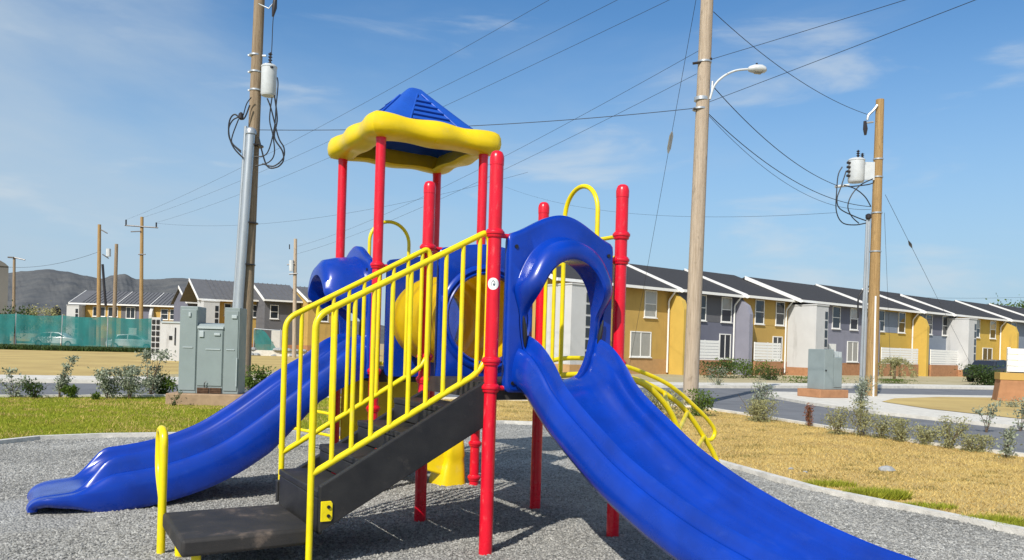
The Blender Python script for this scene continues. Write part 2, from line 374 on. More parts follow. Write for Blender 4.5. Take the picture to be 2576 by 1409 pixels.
far_edge = [(60, 50), (38, 43), (24.7, 39.3), (19.1, 37.6), (9.1, 32.2), (2, 29.0), (-4, 26.6), (-10.4, 23.6), (-14.3, 22.3), (-30, 14.6), (-60, -1)]
sheet('road', road_near + [(26, 4), (17.5, 9.5), (12.4, 14.6), (10.8, 16.7), (9.2, 20.0), (8.6, 23.2), (8.45, 26.5), (8.9, 28.2), (9.6, 28.8), (12, 29.2), (14.8, 29.6), (19.3, 30.9), (40, 36.5), (60, 41)] + far_edge, -.02, ROADM)
def strip(name, line, w0, w1, z, mat, thick=.13):
    """band beside a polyline, from offset w0 to w1 to its left"""
    P = [Vector((x, y)) for x, y in line]; nrm = []
    for i in range(len(P)):
        t = (P[min(i + 1, len(P) - 1)] - P[max(i - 1, 0)]).normalized(); nrm.append(Vector((-t.y, t.x)))
    a = [p + n * w0 for p, n in zip(P, nrm)]; b = [p + n * w1 for p, n in zip(P, nrm)]
    mb = MB(); n = len(P)
    vs = []
    for p, q in zip(a, b): vs += [(p.x, p.y, z - thick), (p.x, p.y, z), (q.x, q.y, z), (q.x, q.y, z - thick)]
    fs = []
    for i in range(n - 1):
        o = i * 4
        for k in range(3): fs.append((o + k, o + k + 1, o + 5 + k, o + 4 + k))
    fs += [(0, 1, 2, 3), (4 * n - 4, 4 * n - 1, 4 * n - 2, 4 * n - 3)]
    mb.add(vs, fs)
    return tag(mb.build(name, mat, None, smooth=False), kind='structure')
strip('pavement', far_edge, -.02, -2.3, .09, CONC)
strip('playground_border', [(p[0], p[1]) for p in PLAY], -.012, .085, .055, CONB, .14)
strip('road_kerb', [p for p in road_near if p[1] > -4], -.0, .13, .05, CONC, .12)
# island between the two roads, with pavement, kerb and a strip of dry grass
ISL = [(26, 4), (17.5, 9.5), (12.4, 14.6), (10.8, 16.7), (9.2, 20.0), (8.6, 23.2), (8.45, 26.5), (8.9, 28.2), (9.6, 28.8), (12, 29.2), (14.8, 29.6), (19.3, 30.9), (40, 36.5), (60, 41), (80, 20)]
sheet('island_pavement', ISL, .06, CONC, .2)
sheet('island_dry_grass', [(27, 6), (19, 11.4), (14, 16.3), (12.1, 18.6), (11.3, 21.4), (11.3, 24.2), (12.7, 26.3), (15.2, 28.2), (20, 29.6), (40, 35), (60, 39.5), (78, 20)], .072, FIELD)
sheet('verge', [(-14, 25.2), (-4.5, 29), (1.6, 31.4), (8.6, 34.6), (18.6, 40), (24.4, 41.7), (60, 53), (110, 130), (30, 85), (-2, 48), (-8, 44)], .0, VERGE)
sheet('dry_field', [(-14.4, 24.6), (-30, 17), (-70, 0), (-160, 40), (-120, 150), (40, 150), (8, 60), (-2, 48), (-8, 44), (-14, 25.2)], -.008, FIELD)

# ------------------------------------------------------------------ hills
def hills():
    sil = [(-2600, 800), (-1600, 770), (-900, 742), (-400, 706), (-150, 694), (20, 681), (60, 676), (120, 672), (165, 677), (215, 688), (255, 695), (285, 687), (312, 684), (345, 697), (385, 698), (440, 693), (500, 697), (560, 704), (620, 716), (700, 742), (790, 775), (900, 806), (1050, 834), (1200, 856), (1350, 872), (1500, 884)]
    xs = []; rid = []
    for i in range(len(sil) - 1):
        (x0, y0), (x1, y1) = sil[i], sil[i + 1]
        for k in range(10):
            t = k / 10; t2 = t * t * (3 - 2 * t); xs.append(x0 + (x1 - x0) * t); rid.append(y0 + (y1 - y0) * t2)
    V = []; F = []; NR = 40
    for i, (x, y) in enumerate(zip(xs, rid)):
        top = at(x, y, 1500)
        for j in range(NR):
            t = j / (NR - 1)
            yy = 620 + 880 * t if j < NR - 2 else 1500 + (j - NR + 3) * 150
            prof = min(1, max(0, (yy - 640) / 860)) ** 1.25 if yy <= 1500 else 1 - (yy - 1500) / 700
            rough = (math.sin(x * .31 + yy * .05) + math.sin(x * .17 - yy * .083) + math.sin(x * .53 + yy * .021)) * .9 * prof * max(0, 1 - ((yy - 1050) / 440) ** 2)
            wob = rough + math.sin(x * .05 + yy * .012) * math.sin(x * .021 - yy * .02) * 7 * prof * (1 - min(1, yy / 1500)) * 3
            px = top.x * yy / 1500
            V.append((px, yy, max(-3, (top.z) * prof + wob)))
    n = len(xs)
    for i in range(n - 1):
        for j in range(NR - 1): F.append((i * NR + j, (i + 1) * NR + j, (i + 1) * NR + j + 1, i * NR + j + 1))
    mb = MB(); mb.add(V, F); o = mb.build('hills', HILL, None, angle=180); tag(o, kind='structure')
hills()

# ------------------------------------------------------------------ play structure
TH, S, GAP, TP = R(30.66), 1.10, 1.223, .04
PS = empty('playground_structure', (-.141, 5.479, 0), TH,
           'red, yellow and blue playground structure with two slides, stairs, tunnel and peaked roof', 'playground')
RP = .047
posts = {'F1': (0, 0, 2.77), 'X1': (S, 0, 2.68), 'X0': (S, S, 2.70), 'F2': (0, S, 2.74),
         'P1': (TP, S + GAP, 3.42), 'P4': (TP + S, S + GAP, 3.42), 'P2': (TP, 2 * S + GAP, 3.42), 'P3': (TP + S, 2 * S + GAP, 3.42)}
clamp_mb = MB().lathe([(.048, -.03), (.056, -.028), (.060, -.018), (.060, -.008), (.066, -.006), (.068, .004), (.066, .014), (.060, .018), (.054, .028), (.048, .03)], seg=24)
clamp_src = None
for nm, (x, y, h) in posts.items():
    pr = [(RP, -.3), (RP, h - .09)]
    po = MB().lathe(pr, seg=28).build('post', RED, PS); po.location = (x, y, 0)
    cp = MB().lathe([(RP + .002, h - .10), (RP + .003, h - .05), (RP * .97, h - .03), (RP * .8, h - .012), (RP * .5, h - .003), (.004, h)], seg=28).build('cap', RED, po)
    zs = [2.20, 1.32, 1.135]
    if nm in ('X1',): zs = [2.29, 2.10, 1.32, 1.135]
    if nm == 'P4': zs = [2.2, 1.15, .43, .085]
    if nm == 'P1': zs = [2.15, 1.15, .80]
    for z in zs:
        if clamp_src is None:
            clamp_src = clamp_mb.build('clamp', RED, po); k = clamp_src
        else: k = child(clamp_src, po)
        k.location = (0, 0, z)
# clamp lugs that reach from posts to panels
for (x0, y0, dx, dy, z) in [(0, 0, .13, 0, 2.19), (S, 0, -.10, 0, 2.10), (0, 0, .13, 0, 1.135), (TP, S + GAP, .12, 0, 2.15), (TP, S + GAP, 0, .16, 2.15), (0, S, .13, 0, 2.2), (TP + S, S + GAP, -.12, 0, 2.2)]:
    MB().tube([(x0, y0, z), (x0 + dx, y0 + dy, z)], .017, 10).build('clamp_lug', RED, PS)
# decks
for (ox, oy) in ((0, 0), (TP, S + GAP)):
    d = MB().box(ox + .035, ox + S - .035, oy + .035, oy + S - .035, 1.13, 1.168).build('deck', DECK, PS, smooth=False, bevel=.008)
    for e in ((ox + .04, ox + S - .04, oy + .012, oy + .033), (ox + .04, ox + S - .04, oy + S - .033, oy + S - .012)):
        MB().box(*e, 1.05, 1.166).build('deck_skirt', DECK, d, smooth=False)
    for e in ((ox + .012, ox + .033, oy + .04, oy + S - .04), (ox + S - .033, ox + S - .012, oy + .04, oy + S - .04)):
        MB().box(*e, 1.05, 1.166).build('deck_skirt', DECK, d, smooth=False)

# stairs
ST = empty('stairs', (0, 0, 0)); ST.parent = PS
for k, (xa, z) in enumerate(((-1.165, .49), (-.875, .66), (-.585, .83), (-.295, 1.0))):
    mb = MB().box(xa, xa + .30 if k < 3 else -.01, .055, 1.015, z - .045, z)
    mb.box(xa + .004, xa + .03, .057, 1.013, z - (.27 if k == 0 else .165), z - .046)
    mb.build('step', BLK, ST, smooth=False, bevel=.008)
for (ya, yb, dz) in ((.0, .048, 0), (1.018, 1.066, -.13)):
    MB().prism([(-1.172, .245), (-1.172, .53 + dz), (-1.145, .545 + dz), (-.03, 1.185 + dz), (-.03, .87 + dz * .5)], 'y', ya, yb).build('stringer', BLK, ST, smooth=False, bevel=.006)
br = MB().prism([(-1.168, .315), (-1.105, .315), (-1.095, .33), (-1.095, .425), (-1.105, .44), (-1.168, .44)], 'y', -.012, -.001).build('bracket', YEL, ST, smooth=False, bevel=.003)
for z in (.35, .405):
    MB().tube([(-1.122, -.013, z), (-1.122, -.022, z)], .011, 10).build('bolt', BLACK, br)
# transfer platform
PF = MB().box(-1.955, -1.185, .045, .86, .165, .27).build('lower_step', DUSTY, PS, smooth=True, bevel=.022, bseg=3)
for (x, y) in ((-1.86, .13), (-1.86, .76)):
    MB().lathe([(.028, -.2), (.028, .17)], x, y, 14).build('leg', YEL, PF)
MB().tube(fillet([(-1.955, .885, -.2), (-1.955, .885, .80), (-1.955, 1.10, .80), (-1.955, 1.10, .52), (-1.955, .885, .36)], .10, 8), .027, 12).build('hand_loop', YEL, PS)
# stair railings
def railing(y, xs, x_end, zpost0, slope_pts, n, lo):
    top0, top1, bot0, bot1 = slope_pts
    path = fillet([(xs, y, zpost0), (xs, y, top0), (x_end - .03, y, top1), (x_end, y, top1 - .05), (x_end, y, bot1 + .10), (x_end - .08, y, bot1), (xs, y, bot0)], .085, 7)
    rl = MB().tube(path, .021, 12).build('railing', YEL, PS)
    for k in range(1, n + 1):
        t = k / (n + .6); x = xs + (x_end - xs) * t
        zt = top0 + (top1 - top0) * t - .006; zb = bot0 + (bot1 - bot0) * min(1, t * 1.04) + .004
        MB().tube([(x, y, zb), (x, y, zt)], .0155, 10).build('baluster', YEL, rl)
    return rl
railing(.025, -1.225, -.025, -.25, (1.575, 2.205, .605, 1.225), 9, 0)
railing(1.045, -1.14, -.0, .40, (1.575, 2.185, .60, 1.22), 9, 0)

# slides: hood panel, chute
def interp(tab, t):
    for (a, b), (c2, d) in zip(tab, tab[1:]):
        if t <= c2: u = (t - a) / (c2 - a); return b + (d - b) * u
    return tab[-1][1]
bedp = spline([(0, -.06, 1.19), (0, .06, 1.175), (0, .2, 1.10), (0, .44, .915), (0, .77, .725), (0, 1.0, .602), (0, 1.25, .50), (0, 1.5, .415), (0, 1.75, .348), (0, 2.0, .298), (0, 2.3, .252), (0, 2.6, .228), (0, 2.8, .205), (0, 2.94, .185), (0, 3.05, .165), (0, 3.12, .135), (0, 3.15, .09), (0, 3.155, .02)], 6)
bedp_low = spline([(0, -.06, 1.19), (0, .06, 1.175), (0, .2, 1.11), (0, .4, 1.0), (0, .6, .87), (0, .81, .71), (0, 1.03, .55), (0, 1.26, .405), (0, 1.5, .30), (0, 1.75, .228), (0, 1.95, .19), (0, 2.2, .16), (0, 2.38, .145), (0, 2.52, .13), (0, 2.64, .115), (0, 2.71, .09), (0, 2.745, .05), (0, 2.75, .01)], 6)
# half section: (lateral, height above bed): outer skirt, sloping flange, outer ridge, groove, inner ridge, round trough
SEC = [(.462, .0), (.470, .04), (.467, .075), (.455, .118), (.437, .155), (.418, .176), (.403, .179), (.391, .166), (.379, .150), (.368, .156), (.357, .195), (.347, .232), (.335, .247), (.322, .238), (.311, .205), (.302, .168), (.294, .158), (.286, .150), (.274, .110), (.250, .066), (.205, .034), (.15, .014), (.09, .004), (.03, .0)]
UND = [(.440, -.032), (.36, -.035), (.26, -.04), (.14, -.045), (.04, -.045)]
def chute(bedp, low):
    rings = []; n = len(bedp)
    for i, p in enumerate(bedp):
        t = (bedp[min(i + 1, n - 1)] - bedp[max(i - 1, 0)]).normalized()
        up = Vector((0, -t.z, t.y)); up.normalize()
        tt = p.y
        k = 1.0
        te = tt if low else max(0, tt - .405) if tt > 1.9 else min(tt, 1.5)          # distance measured back from the exit
        if te > 2.12: u = min(1, (te - 2.12) / .34); k = 1 - .95 * (u * u * (3 - 2 * u))
        wid = 1 + .02 * max(0, 1 - tt / .4) - .22 * max(0, (te - 2.50) / .25) ** 2.5
        if tt < .3: k *= 1 + .30 * (1 - max(0, tt) / .3)
        drop = (.10 if low else .0) * min(1, max(0, (tt - (.5 if low else 1.5)) / (.5 if low else .8)))          # the skirt reaches down to the ground at the exit
        if te > 2.35: drop = max(.03, drop - (te - 2.35) * .25)
        def hh(q, h): return h - drop if q == 0 else (h - drop * .55 if q == 1 and drop > .1 else h)
        sec = [(a * wid, hh(q, h * k) - (.055 * k * min(1, max(0, tt - .2) / .4) if low and q < 9 else 0)) for q, (a, h) in enumerate(SEC)]
        sec = sec + [(-a, h) for a, h in reversed(sec)]
        und = [(a * wid, h - (.055 * k if low and q == 0 else 0) - drop * (1 if q == 0 else (.8 if k < .5 else .0))) for q, (a, h) in enumerate(UND)]
        und = [(-a, h) for a, h in und] + list(reversed(und))
        ring = []
        for a, h in sec + und:
            q = p + up * h; ring.append((S / 2 + .02 + a * (.89 + (.11 if a > 0 else (.11 if low else -.05)) * min(1, max(0, tt) / 1.6)), -q.y, q.z))
        rings.append(ring)
    return MB().loops(rings, True, True, True)
def sup(phi, a, b, e):
    c2, s2 = math.cos(phi), math.sin(phi)
    r = (abs(c2 / a) ** e + abs(s2 / b) ** e) ** (-1 / e); return r * c2, r * s2
HC = (S / 2, 1.655)
def outline(phi, top_bump):
    """rounded panel edge seen from the hole centre"""
    lo, hi = .05, 1.2
    def ins(r):
        x = r * math.cos(phi); z = HC[1] + r * math.sin(phi)
        tz = 2.215 + top_bump * (.5 + .5 * math.cos(math.pi * min(1, abs(x) / .44))) ** .75
        hw = .455
        ex = max(0, abs(x) - (hw - .045)); ez = max(0, z - (tz - .045), (1.105 + .045) - z)
        return math.hypot(ex, ez) < .045
    for _ in range(26):
        m = (lo + hi) / 2
        if ins(m): lo = m
        else: hi = m
    return lo * math.cos(phi), lo * math.sin(phi)
NP = 144
def panel_rings(kind, deep=.62):
    rings = []
    specs = {
     'hood': [('o', .030, 1), ('o', -.012, 1), ('o2', -.026, .975), ('o2', -.028, .95), (.122, -.030, 1), (.116, -.06, 1), (.106, -.17, 1), (.090, -.26, 1), (.052, -.305, 1), (.016, -.31, 1), (.0, -.29, 1), (.0, -.12, 1), (.0, .03, 1), ('o', .030, 1)],
     'tunnel': [('o', .022, 1), ('o', -.014, 1), ('o2', -.026, .975), (.085, -.028, 1), (.07, -.050, 1), (.05, -.054, 1), (.03, -.034, 1), (.015, -.050, 1), (.0, -.04, 1), (.0, .022, 1), ('o', .022, 1)]}[kind]
    for (off, y, k) in specs:
        ring = []
        for i in range(NP):
            phi = 2 * math.pi * i / NP
            if kind == 'hood': hx, hz = sup(phi, .295, .395 if math.sin(phi) > 0 else .525, 2.0 if math.sin(phi) > 0 else 2.1)
            else: hx, hz = sup(phi, .365, .365, 2)
            ox, oz = outline(phi, .165 if kind == 'hood' else .06)
            sn = math.sin(phi)
            if off == 'o': x, z, yy = ox, oz, y
            elif off == 'o2': x, z, yy = ox * k, oz * k, y
            else:
                ro = math.hypot(hx, hz)
                f = 1 + off / ro
                if kind == 'hood':
                    lift = min(1, max(0, (sn + .12) / .80)); lift = lift * lift * (3 - 2 * lift)
                    kk = .13 + .87 * lift
                    top = min(1, max(0, (sn - .55) / .45)); top = top * top * (3 - 2 * top)
                    widen = .55 + .45 * lift + (.42 if deep < 1 else .85) * top + .26 * math.exp(-((sn - .42) / .22) ** 2) if off > .04 else .6 + .4 * lift
                    f = 1 + off * widen / ro
                    yy = y * kk * deep if y < -.05 else y
                else: yy = y
                x, z = hx * f, hz * f
                lim = math.hypot(ox, oz) * .945
                r = math.hypot(x, z)
                if r > lim: x, z = x * lim / r, z * lim / r
            ring.append((HC[0] + x, yy, HC[1] + z))
        rings.append(ring)
    return rings
def make_slide(loc, rz, path, low):
    e = empty('slide', loc, rz); e.parent = PS
    ch = chute(path, low).build('chute', BLU, e, angle=80)
    hd = MB().loops(panel_rings('hood', 1.3 if low else .62)).build('hood', BLU, e, angle=42)
    # hand slots on both jambs and bolt holes
    for sx in (-1, 1):
        pth = spline([(HC[0] + sx * .315, -.045, 1.42), (HC[0] + sx * .325, -.052, 1.52), (HC[0] + sx * .345, -.06, 1.64)], 6)
        MB().tube(pth, [.004 + .013 * math.sin(math.pi * i / (len(pth) - 1)) for i in range(len(pth))], 10).build('hand_slot', BLACK, hd)
        for z in (2.12, 1.17):
            MB().tube([(HC[0] + sx * .40, -.02, z), (HC[0] + sx * .40, -.037, z)], .014, 12).build('bolt', BLACK, hd)
    return e
make_slide((0, -.015, 0), 0, bedp, False)
make_slide((TP - .015, 2 * S + GAP, 0), R(-90), bedp_low, True)

# tunnel and its two end panels
tp1 = MB().loops(panel_rings('tunnel')).build('tunnel_panel', BLU, PS, angle=50); tp1.location = (0, S, 0)
tp2 = child(tp1, PS, (TP + S, S + GAP, 0), R(180))
prof = []; nrib = 26
for k in range(nrib + 1):
    y = S + .03 + (GAP - .06) * k / nrib
    prof.append((y, .385 + (.022 if (k // 3) % 2 else 0)))
rings = []
for sgn in (0, 1):
    rr = [[(S / 2 + .02 + (r - .012 * sgn) * math.cos(2 * math.pi * i / 48), y, 1.655 + (r - .012 * sgn) * math.sin(2 * math.pi * i / 48)) for i in range(48)] for y, r in (prof if not sgn else reversed(prof))]
    rings += rr
rings.append(rings[0])
MB().loops(rings).build('tunnel', YELT, PS, angle=60)
# blue barrier between the two back posts of the covered deck, and yellow panel below it
def rrect(x0, x1, z0, z1, r, n=6):
    out = []
    for cx, cz, a0 in ((x1 - r, z1 - r, 0), (x0 + r, z1 - r, 90), (x0 + r, z0 + r, 180), (x1 - r, z0 + r, 270)):
        for k in range(n + 1):
            a = R(a0 + 90 * k / n); out.append((cx + r * math.cos(a), cz + r * math.sin(a)))
    return out
MB().prism(rrect(S + GAP + .08, 2 * S + GAP - .08, 1.2, 2.1, .06), 'x', TP + S - .015, TP + S + .015).build('barrier_panel', BLU, PS, bevel=.006)
MB().prism(rrect(TP + .06, TP + S - .08, .33, 1.045, .07), 'y', 2 * S + GAP - .015, 2 * S + GAP + .015).build('lower_panel', YELP, PS, bevel=.006)

# arch climber: rails, rungs, hand loop, entry bars and hoop
def make_climber(loc, rz):
    """x outwards from the deck edge, y along it (0..S)"""
    e = empty('arch_climber', loc, rz); e.parent = PS
    arc = [(0.0, 1.15), (.29, 1.185), (.75, 1.185), (1.146, 1.126), (1.553, .952), (1.76, .795), (1.935, .609), (2.107, .402), (2.215, .195), (2.27, -.02), (2.29, -.25)]
    outer = spline([(x, S - .02, z) for x, z in arc], 6)
    inner = spline([(x * .56, .42, z) for x, z in arc], 6)          # the climber turns: its inner rail is shorter
    for pth in (outer, inner): MB().tube(pth, .026, 12).build('rail', YEL, e)
    for k in (9, 16, 22, 29, 37, 45):
        MB().tube([inner[min(k + 3, len(inner) - 1)], outer[k]], .02, 10).build('rung', YEL, e)
    hr = [(.05, 1.30), (.29, 1.335), (.62, 1.325), (.997, 1.257), (1.393, 1.135), (1.62, 1.02), (1.817, .89), (1.99, .765), (2.095, .665), (2.112, .60), (2.07, .545), (1.985, .545)]
    MB().tube(spline([(x, S - .02, z) for x, z in hr], 6), .021, 12).build('hand_rail', YEL, e)
    # hoop and bars at the deck edge
    MB().tube([(0, .775, 1.2)] + [(0, .545 + .23 * math.cos(math.pi * q / 20), 2.52 + .23 * math.sin(math.pi * q / 20)) for q in range(21)] + [(0, .315, 1.2)], .019, 12).build('hoop', YEL, e)
    for y0, y1, n in ((.775, S - .06, 2), (.06, .315, 2)):
        b = MB().tube([(0, y0, 2.13), (0, y1, 2.13)], .015, 10)
        b.tube([(0, y0, 1.22), (0, y1, 1.22)], .015, 10).build('crossbar', YEL, e)
        for k in range(1, n + 1):
            y = y0 + (y1 - y0) * (k / 2.0 if y0 > .5 else (2 - k) / 2.0)
            MB().tube([(0, y, 1.2), (0, y, 2.15)], .0165, 10).build('bar', YEL, e)
    MB().tube([(0, .315, 2.29), (0, .02, 2.29)], .016, 10).build('hoop_arm', YEL, e)
    return e
make_climber((S + .005, 0, 0), 0)
make_climber((TP + S, 2 * S + GAP + .005, 0), R(90))
# moulded yellow step beside the foot of the covered deck
rings = []
for z, x0, x1, y0, y1 in ((-.05, .80, 1.10, 2.36, 2.74), (.03, .80, 1.095, 2.365, 2.73), (.20, .84, 1.085, 2.38, 2.72), (.27, .87, 1.08, 2.39, 2.71), (.30, .855, 1.085, 2.38, 2.72), (.42, .88, 1.08, 2.40, 2.70), (.50, .90, 1.07, 2.42, 2.68), (.525, .93, 1.05, 2.46, 2.64)):
    r = []
    for k in range(40):
        a = 2 * math.pi * k / 40; px, py = sup(a, 1, 1, 5); r.append(((x0 + x1) / 2 + px * (x1 - x0) / 2, (y0 + y1) / 2 + py * (y1 - y0) / 2, z))
    rings.append(r)
MB().loops(rings, True, True, True).build('moulded_step', YELP, PS, angle=60)
wing = spline([(.93, 2.50, .22), (.80, 2.50, .25), (.62, 2.54, .31), (.40, 2.62, .40), (.22, 2.72, .50)], 5)
rings = []
for p in wing:
    rings.append([(p.x, p.y - .03, p.z + .16), (p.x, p.y + .03, p.z + .16), (p.x, p.y + .05, p.z - .13), (p.x, p.y - .05, p.z - .13)])
MB().loops(rings, True, True, True).build('step_wing', YELP, PS, bevel=.015)

# canopy: scalloped rim, pyramid roof, louvres
CCX, CCY = TP + S / 2, S + GAP + S / 2
CN = empty('canopy', (CCX, CCY, 0)); CN.parent = PS
rings = []; NPH = 168
def rim_path(q):
    """q in 0..4 around the square; returns point and outward normal"""
    k = int(q) % 4; t = q - int(q); h = .555
    a = Vector([(-h, -h), (h, -h), (h, h), (-h, h)][k]); b = Vector([(h, -h), (h, h), (-h, h), (-h, -h)][k])
    return a + (b - a) * t, k, t
for i in range(NPH):
    q = 4 * i / NPH; p, k, t = rim_path(q)
    nrm = Vector([(0, -1), (1, 0), (0, 1), (-1, 0)][k])
    d = min(t, 1 - t)
    if d < .13:                                   # turn the corner smoothly
        nb = Vector([(0, -1), (1, 0), (0, 1), (-1, 0)][(k + (1 if t > .5 else -1)) % 4])
        wgt = .5 * (1 - d / .13); nrm = (nrm * (1 - wgt) + nb * wgt).normalized()
    lob = .5 + .5 * math.cos(2 * math.pi * t * 2)  # lobes: corners and one between
    rings.append((p, nrm, lob, d))
def rim_ring(i, prof):
    p, nrm, lob, d = rings[i]; out = []
    cor = math.exp(-(d / .08) ** 2)
    for (o, z) in prof:
        oo = o * (1 + .16 * cor) + (.026 * lob if o > .02 else 0)
        zz = z * 1.16 + .014 * (lob - .5) * (1 if z > 0 else -1)
        out.append((p.x + nrm.x * oo, p.y + nrm.y * oo, 3.468 + zz))
    return out
rprof = [(-.105, -.078), (-.09, -.092), (-.04, -.097), (.04, -.09), (.095, -.078), (.122, -.045), (.13, -.005), (.124, .035), (.105, .07), (.07, .09), (.035, .092), (.01, .075), (-.03, .02), (-.075, -.045)]
rr = [rim_ring(i, rprof) for i in range(NPH)]; rr.append(rr[0])
MB().loops(rr).build('rim', YELP, CN, angle=70)
lay = [(.585, 3.53), (.57, 3.55), (.42, 3.69), (.22, 3.89), (.10, 4.02), (.072, 4.048), (.04, 4.062), (.0, 4.066)]
rr = []
for h, z in lay:
    rr.append([(*sup(2 * math.pi * k / 64, max(h, .001), max(h, .001), 14 if h > .12 else 5), z) for k in range(64)])
rf = MB().loops(rr, True, False, False).build('roof', BLUR, CN, angle=40)
md = rf.modifiers.new('th', 'SOLIDIFY'); md.thickness = .012; md.offset = -1
sl = Vector((0, .46, .47)).normalized()
def on_face(k, e1, e2, up):                       # e1 sideways, e2 height fraction along the slope
    hgt = 3.56 + (4.02 - 3.56) * e2; hw = .56 + (.10 - .56) * e2
    nn = Vector((0, -.707, .707))
    p = Vector((e1, -hw, hgt)) + nn * up
    a = R(90 * k); return (p.x * math.cos(a) - p.y * math.sin(a), p.x * math.sin(a) + p.y * math.cos(a), p.z)
for k in range(4):
    for j in range(5):
        e0 = .06 + j * .145; e1 = e0 + .125; w0 = .24 * (1 - e0) + .005; w1 = .24 * (1 - e1) + .005
        MB().add([on_face(k, -w0, e0, .020), on_face(k, w0, e0, .020), on_face(k, w1, e1, .004), on_face(k, -w1, e1, .004),
                  on_face(k, -w0, e0, -.004), on_face(k, w0, e0, -.004), on_face(k, w1, e1, -.006), on_face(k, -w1, e1, -.006)],
                 [(0, 1, 2, 3), (0, 4, 5, 1), (1, 5, 6, 2), (3, 2, 6, 7), (0, 3, 7, 4), (4, 7, 6, 5)]).build('louvre', BLUR, rf, smooth=False, bevel=.004)
    for s in (-1, 1):
        MB().tube([on_face(k, s * .26, .03, .004), on_face(k, s * .022, .88, .004)], .010, 8).build('rib', BLUR, rf)
# round sticker on the front post
cd = math.atan2(-.86, -.51)
def patch(rad, pts, zc):
    return [(rad * math.cos(cd + a / rad), rad * math.sin(cd + a / rad), zc + z) for a, z in pts]
def disc_rings(rad, rs, zc, f=lambda a: (math.cos(a), math.sin(a)), n=32):
    return [patch(rad, [(r * f(2 * math.pi * k / n)[0], r * f(2 * math.pi * k / n)[1]) for k in range(n)], zc) for r in rs]
stk = MB().loops(disc_rings(.0485, [.002, .012, .022, .032, .041], 1.85), True, True, False).build('sticker', STICK, PS)
MB().loops([patch(.0490, [(r * math.sin(2 * math.pi * k / 32) * .7, r * (math.cos(2 * math.pi * k / 32) + (.25 if math.cos(2 * math.pi * k / 32) > .8 else 0))) for k in range(4, 29)] if 0 else
                  [(r * math.sin(R(-150 + 300 * k / 24)) * .75, r * (math.cos(R(-150 + 300 * k / 24)) * 1.05 + .25 * max(0, math.cos(R(-150 + 300 * k / 24))) ** 6)) for k in range(25)], 1.85) for r in (.014, .0185)], False).build('sticker_emblem', STICKB, stk)
MB().loops(disc_rings(.0491, [.001, .004, .007], 1.845, lambda a: (math.cos(a) * .7 + .6, math.sin(a) * 1.2)), True, True, False).build('sticker_emblem', STICKB, stk)

# ------------------------------------------------------------------ utility poles
def pole_mesh(base, top, r0, r1, mat, root, seg=20):
    n = 10; P = []; rr = []
    for k in range(n + 1):
        t = k / n; p = base.lerp(top, t); P.append(p - base); rr.append(r0 + (r1 - r0) * t)
    P[0] = P[0] - Vector((0, 0, .4))
    return MB().tube(P, rr, seg).build('pole', mat, root)
def root_at(name, base, label, cat='utility pole', group=None): return empty(name, base, 0, label, cat, group)
def can(root, c, r, h, mat=TANK):
    t = MB().lathe([(r * .9, -h / 2), (r * .96, -h / 2 + .03), (r, -h / 2 + .05), (r, h / 2 - .06), (r * 1.05, h / 2 - .055), (r * 1.05, h / 2 - .02), (r * .85, h / 2 + .02), (r * .3, h / 2 + .05), (.01, h / 2 + .055)], seg=24).build('transformer', mat, root)
    t.location = c; return t
def bushing(parent, x, y, z, h):
    pr = [(.03, 0)]
    for k in range(4): pr += [(.03, h * (k + .2) / 4), (.06, h * (k + .4) / 4), (.06, h * (k + .55) / 4), (.03, h * (k + .75) / 4)]
    pr += [(.02, h), (.005, h * 1.05)]
    return MB().lathe(pr, x, y, 12, z).build('bushing', INSUL, parent)
def band(root, z, r, off=(0, 0)):
    return MB().lathe([(r + .004, -.025), (r + .014, -.022), (r + .014, .022), (r + .004, .025)], off[0], off[1], 20, z).build('band', STEEL, root)
def on(base, top, t): return base.lerp(top, t) - base

# left pole, with transformer, conduit and coiled cables
bA = gnd(612, 975); tA = at(656, -90, bA.y); rA = root_at('utility_pole', bA, 'tall brown wooden utility pole with transformer and steel conduit behind the grey cabinet')
pole_mesh(bA, tA, .185, .145, WOODA, rA)
cA = at(676, 204, bA.y - .12) - bA
tk = can(rA, cA, .215, .86); bushing(tk, .03, -.03, .46, .34)
MB().lathe([(.006, .0), (.05, .02), (.05, .06), (.006, .07)], .12, -.16, 10, .3).build('gauge', INSUL, tk)
for py in (140, 182, 228):
    q = at(643, py, bA.y) - bA; band(rA, q.z, .165, (q.x, q.y))
    MB().box(q.x - .22, q.x + .30, q.y - .03, q.y + .03, q.z - .02, q.z + .02).build('bracket', STEEL, rA, smooth=False)
def loose(root, base, pix, Y, r, name='cable', mat=CABLE):
    return MB().tube(spline([at(x, y, Y) - base for x, y in pix], 8), r, 8).build(name, mat, root)
YA = bA.y - .3
loose(rA, bA, [(690, 240), (697, 300), (690, 345), (710, 380), (712, 405), (695, 421), (670, 415), (650, 345)], YA, .022)
loose(rA, bA, [(672, 248), (682, 275), (700, 345), (714, 372), (712, 398), (688, 418), (660, 412)], YA, .02)
loose(rA, bA, [(697, 195), (699, 215), (694, 270), (690, 320), (672, 385), (640, 395)], YA, .018)
loose(rA, bA, [(684, 245), (678, 300), (686, 340), (690, 385), (676, 408), (642, 418)], YA, .018)
loose(rA, bA, [(628, 265), (612, 300), (590, 288), (577, 305), (576, 340), (588, 372), (612, 398)], YA, .022)
loose(rA, bA, [(606, 293), (586, 302), (575, 325), (580, 355), (606, 384)], YA, .02)
loose(rA, bA, [(600, 300), (585, 340), (584, 360), (606, 380)], YA, .018)
loose(rA, bA, [(632, 245), (620, 262), (612, 290)], YA, .016)
MB().lathe([(.03, -.11), (.075, -.07), (.07, .05), (.03, .1)], *(at(606, 292, YA) - bA)[:2], 12, (at(606, 292, YA) - bA).z).build('splice', INSUL, rA)
c0 = at(631, 330, bA.y - .25) - bA; c1 = at(600, 780, bA.y - .25) - bA; c2_ = c1 + (c1 - c0) * .42
